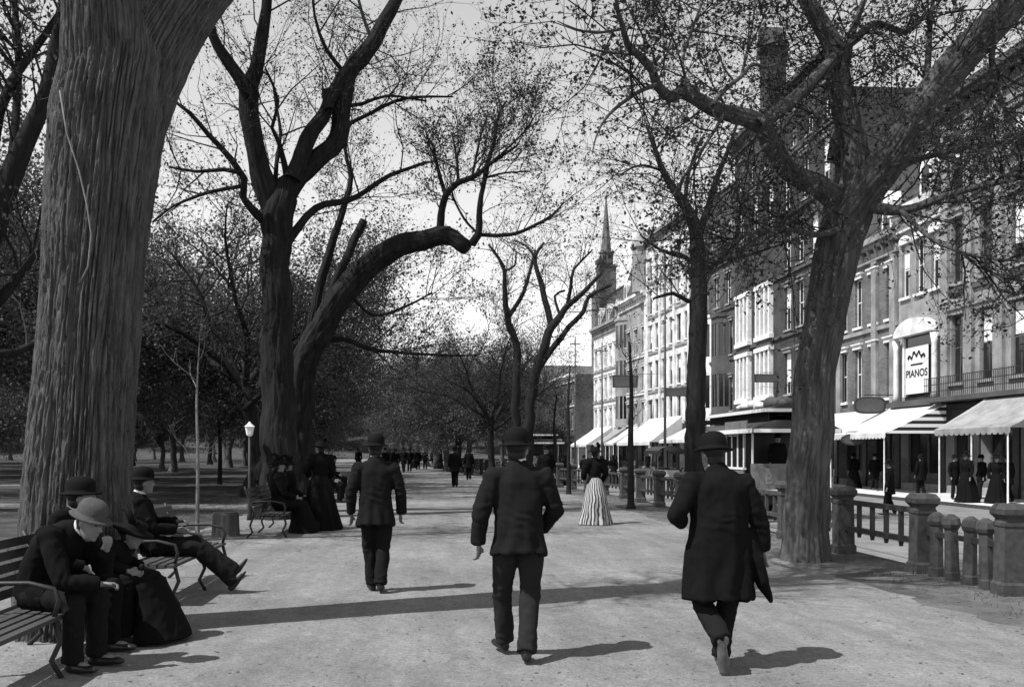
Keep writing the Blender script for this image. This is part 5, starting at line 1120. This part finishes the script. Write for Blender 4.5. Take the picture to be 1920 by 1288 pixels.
def streetcar(loc, rotz, label):
    r = empty('streetcar', loc, rotz, label, 'streetcar', 'streetcars in the street'); L, W = 6.6, 2.2; h = W / 2
    q = MB(); q.box(-h + .1, h - .1, .3, L - .3, .45, .72); q.build('underframe', 'tram_dark', r)
    for y in (2.3, 4.3):
        for x in (-.75, .75):
            q = MB(); q.tube([(x - .06, y, .40), (x + .06, y, .40)], [.40, .40], 18); q.build('wheel', 'iron', r)
    q = MB(); q.box(-h + .02, h - .02, 0.0, L, .722, .80); q.build('floor', 'wood', r)
    for x in (-h, h - .06):
        q = MB(); q.box(x, x + .06, 1.2, L - 1.2, .803, 1.45); q.build('side_panel', 'tram_mid', r)
        q = MB(); q.box(x - .02, x + .08, 1.15, L - 1.15, 1.453, 1.52); q.build('belt_rail', 'tram_cream', r)
        q = MB(); q.box(x - .14, x + .2, .6, L - .6, .62, .70); q.build('running_board', 'tram_cream', r)
        for k in range(8):
            y = 1.2 + (L - 2.4) * k / 7; q = MB(); q.box(x + .005, x + .055, y - .05, y + .05, 1.523, 2.55); q.build('post', 'tram_cream', r)
        for k in range(7):
            y = 1.2 + (L - 2.4) * (k + .5) / 7; q = MB(); q.box(x + .02, x + .035, y - .36, y + .36, 1.53, 2.5); q.build('pane', 'glass', r)
    for y, s in ((0.05, -1), (L - .05, 1)):
        q = MB(); pts = [(-h, y - s * .4), (-h * .6, y - s * .08), (0, y), (h * .6, y - s * .08), (h, y - s * .4)]
        for a, b_ in zip(pts[:-1], pts[1:]): q.prism([a, b_, (b_[0], b_[1] - s * .05), (a[0], a[1] - s * .05)], .803, 1.65, 'z')
        q.build('dash', 'tram_mid', r)
        for x in (-h + .05, h - .05):
            q = MB(); q.tube([(x, y - s * .42, .8), (x, y - s * .42, 2.55)], [.035, .035], 6); q.build('platform_post', 'tram_cream', r)
    for y in (1.2, L - 1.25):
        q = MB(); q.box(-h + .07, h - .07, y, y + .05, .803, 2.55); q.build('bulkhead', 'tram_dark', r)
    # roof: lower deck with cream edge, clerestory, upper deck
    q = MB(); pr = [(-h - .22, 2.58), (-h - .24, 2.66), (-h + .1, 2.82), (-.62, 2.92), (.62, 2.92), (h - .1, 2.82), (h + .24, 2.66), (h + .22, 2.58)]; q.prism(pr, -.35, L + .35, 'y'); q.build('roof', 'tram_roof', r)
    for s in (-1, 1):
        q = MB(); x = s * (h + .26); q.box(min(x, x - s * .03), max(x, x - s * .03), -.36, L + .36, 2.55, 2.68); q.build('roof_edge', 'tram_cream', r)
        q = MB(); x = s * .63; q.box(min(x, x + s * .03), max(x, x + s * .03), .2, L - .2, 2.925, 3.18); q.build('clerestory', 'tram_dark', r)
        q = MB(); x = s * (h + .18); q.box(min(x, x + s * .03), max(x, x + s * .03), .2, 2.4, 2.69, 2.93); q.build('advert_board', 'tram_mid', r)
        q = MB(); q.box(min(x, x + s * .03), max(x, x + s * .03), 4.6, 5.9, 2.69, 2.9); q.build('advert_board', 'stone_dark', r)
    q = MB(); q.prism([(-.85, 3.19), (-.88, 3.25), (-.4, 3.36), (.4, 3.36), (.88, 3.25), (.85, 3.19)], -.1, L + .1, 'y'); q.build('upper_roof', 'tram_roof', r)
    for s in (-1, 1):
        q = MB(); x = s * .9; q.box(min(x, x - s * .03), max(x, x - s * .03), -.12, L + .12, 3.17, 3.27); q.build('upper_roof_edge', 'tram_cream', r)
    q = MB(); q.box(-.87, .87, -.16, -.125, 3.17, 3.27); q.build('upper_roof_edge', 'tram_cream', r)
    q = MB(); q.box(-h - .2, h + .2, -.40, -.365, 2.56, 2.67); q.build('roof_edge', 'tram_cream', r)
    for y in (1.9, 2.9, 3.9, 4.9):
        q = MB(); q.box(-h + .1, h - .1, y - .2, y + .2, 1.15, 1.22); q.box(-h + .1, h - .1, y + .18, y + .23, 1.222, 1.75); q.build('seat', 'wood', r)
    return r
car = streetcar((10.5, 28.2, -.45), 0, 'dark streetcar with pale roof edges beyond the overcoated man and the curbside elm')
q = MB(); q.box(-.98, -.44, -.06, -.03, .9, 1.52); sgn = q.build('destination_board', 'tram_mid', car); sgn.rotation_euler = (0, 0, R(-6))
lettering('B', .45, sgn, (-.71, -.066, 1.06), (R(90), 0, 0), 'stone_grey')
q = MB(); q.box(-1.0, -.42, -.065, -.025, .84, .895); q.build('board_edge', 'tram_cream', sgn)
for i, (y, s) in enumerate(((1.2, 1.0), (2.4, .8), (3.9, 1.1))):
    q = MB(); rg = random.Random(i)
    for k in range(6): q.ball((rg.uniform(-.3, .3), rg.uniform(-.5, .5), rg.uniform(.05, .18)), (rg.uniform(.2, .35), rg.uniform(.25, .45), rg.uniform(.12, .22)), 9, 6)
    o = q.build('canvas_bundle', ('stone_dark', 'cloth_pale', 'cloth_pale')[i], None, (10.5, 28.2 + y, -.45 + 3.36), smooth=True); tag(o, ('dark lumpy canvas bundle on the streetcar roof', 'small pale canvas bundle on the streetcar roof', 'large pale canvas bundle on the streetcar roof')[i], 'bundle')
again(far_m, (10.25, 28.75, -.45 + .8), R(180), 'dark-coated driver standing on the front platform of the streetcar', 1.0)
c2 = copy_tree(car); c2.location = (8.4, 74, -.45); c2.rotation_euler = (0, 0, R(5)); c2['label'] = 'distant streetcar with white roof edges beyond the slender elm'
# covered wagon
wg = empty('covered_wagon', (11.2, 46, -.45), R(2), 'dark hooded wagon with spoked wheels standing in the street', 'wagon')
for x in (-.75, .75):
    wheel(wg, (x, .5, .62), .62); wheel(wg, (x, 2.5, .5), .5)
q = MB(); q.box(-.62, .62, -.1, 3.0, .72, .80); q.box(-.65, -.60, -.1, 3.0, .803, 1.15); q.box(.60, .65, -.1, 3.0, .803, 1.15); q.box(-.6, .6, 2.95, 3.0, .803, 1.2); q.build('bed', 'wood', wg)
q = MB(); q.box(-.45, .45, 2.0, 2.4, 1.1, 1.2); q.build('seat', 'leather', wg)
q = MB(); n = 8; arc = [(-.68 * math.cos(math.pi * k / n), 1.9 + .35 * math.sin(math.pi * k / n)) for k in range(n + 1)]
for a, b_ in zip(arc[:-1], arc[1:]): q.prism([a, b_, (b_[0] * .96, b_[1] - .03), (a[0] * .96, a[1] - .03)], -.1, 2.6, 'y')
q.build('hood', 'tram_dark', wg)
for x in (-.64, .64):
    for y in (0, 1.3, 2.5):
        q = MB(); q.tube([(x, y, 1.15), (x, y, 1.92)], [.02, .02], 5); q.build('hood_post', 'wood', wg)
q = MB(); q.box(-.5, .5, .3, 1.6, .803, 1.1); q = q.build('load', 'cloth_pale', wg)
# light cart nearer
ct = empty('open_cart', (10.2, 36.5, -.45), R(4), 'open two-wheeled cart with pale load beyond the fence', 'cart')
for x in (-.7, .7): wheel(ct, (x, 0, .6), .6)
q = MB(); q.box(-.6, .6, -1.1, 1.1, .68, .76); q.box(-.6, .6, -1.1, -1.05, .763, 1.0); q.box(-.63, -.58, -1.04, 1.1, .763, 1.05); q.box(.58, .63, -1.04, 1.1, .763, 1.05); q.build('bed', 'wood', ct)
for x in (-.45, .45):
    q = MB(); q.tube([(x, 1.0, .72), (x, 2.9, .75)], [.04, .03], 6); q.build('shaft', 'wood', ct)
q = MB(); q.tube([(-.0, 2.9, -.0), (0, 2.9, .73)], [.035, .03], 6); q.build('prop', 'wood', ct)
q = MB(); q.ball((0, 0, .95), (.5, .85, .25), 12, 7); q.build('load', 'cloth_pale', ct, smooth=True)
print('vehicles', round(time.time() - T0, 1))
# ---------------------------------------------------------------- loose gravel, fallen leaves, rough grass
rs = np.random.default_rng(4)
def scatter(name, n, sampler, size, m, h=.006):
    A = np.array([sampler() for _ in range(n)]); V, F = leaves(A, size, n); V[:, 2] = np.abs(V[:, 2] - h) * .35 + h
    o = link(name, np_mesh(name, V, F, m, False)); tag(o, 'scattered ' + name.replace('_', ' ') + ' lying on the ground of the mall', 'litter', kind='stuff'); return o
def on_path():
    y = 3.5 + 22 * rs.random() ** 1.6; x = rs.uniform(lx(y) - 1.2, fx(y) - 1.0); return (x, y, .008)
def on_verge():
    y = 6 + 34 * rs.random() ** 1.3; x = fx(y) - 1.5 + 1.7 * rs.random() ** .7 ; return (x, y, .008)
def on_side():
    y = 5 + 40 * rs.random() ** 1.3; x = lx(y) - .4 - 4 * rs.random(); return (x, y, .008)
scatter('loose_gravel', 15000, on_path, .021, 'gravel_stone'); scatter('stray_leaves', 1100, on_path, .045, 'wood'); scatter('fallen_leaves', 2600, on_verge, .05, 'wood'); scatter('leaf_litter', 2600, on_side, .05, 'wood')
gp = []
for (fn, n) in ((on_verge, 2600), (on_side, 2600)):
    for _ in range(n):
        x, y, _z = fn()
        if fn is on_side and x > lx(y) - 1.9: continue
        if fn is on_verge and (x < fx(y) - .8 or rs.random() < .75): continue
        for k in range(4): gp.append((x + rs.normal(0, .04), y + rs.normal(0, .04), rs.uniform(.03, .07), rs.normal(0, .03), rs.normal(0, .03)))
G = np.array(gp); N = len(G); ang = rs.uniform(0, 6.28, N); w_ = .005
V = np.zeros((N, 4, 3)); V[:, 0, 0] = G[:, 0] - w_ * np.cos(ang); V[:, 0, 1] = G[:, 1] - w_ * np.sin(ang); V[:, 1, 0] = G[:, 0] + w_ * np.cos(ang); V[:, 1, 1] = G[:, 1] + w_ * np.sin(ang)
V[:, 2, 0] = V[:, 1, 0] * .15 + V[:, 0, 0] * .85 + G[:, 3]; V[:, 2, 1] = G[:, 1] + G[:, 4]; V[:, 2, 2] = G[:, 2]; V[:, 3] = V[:, 2] + np.array([.001, .001, 0])
tag(link('grass', np_mesh('grass', V.reshape(-1, 3), np.arange(N * 4).reshape(N, 4), 'leaf_bg', False)), 'rough short grass along the edges of the mall', 'grass', kind='stuff')
bpy.data.scenes.remove(TMP)
print('done', round(time.time() - T0, 1), 'objects', len(bpy.data.objects))
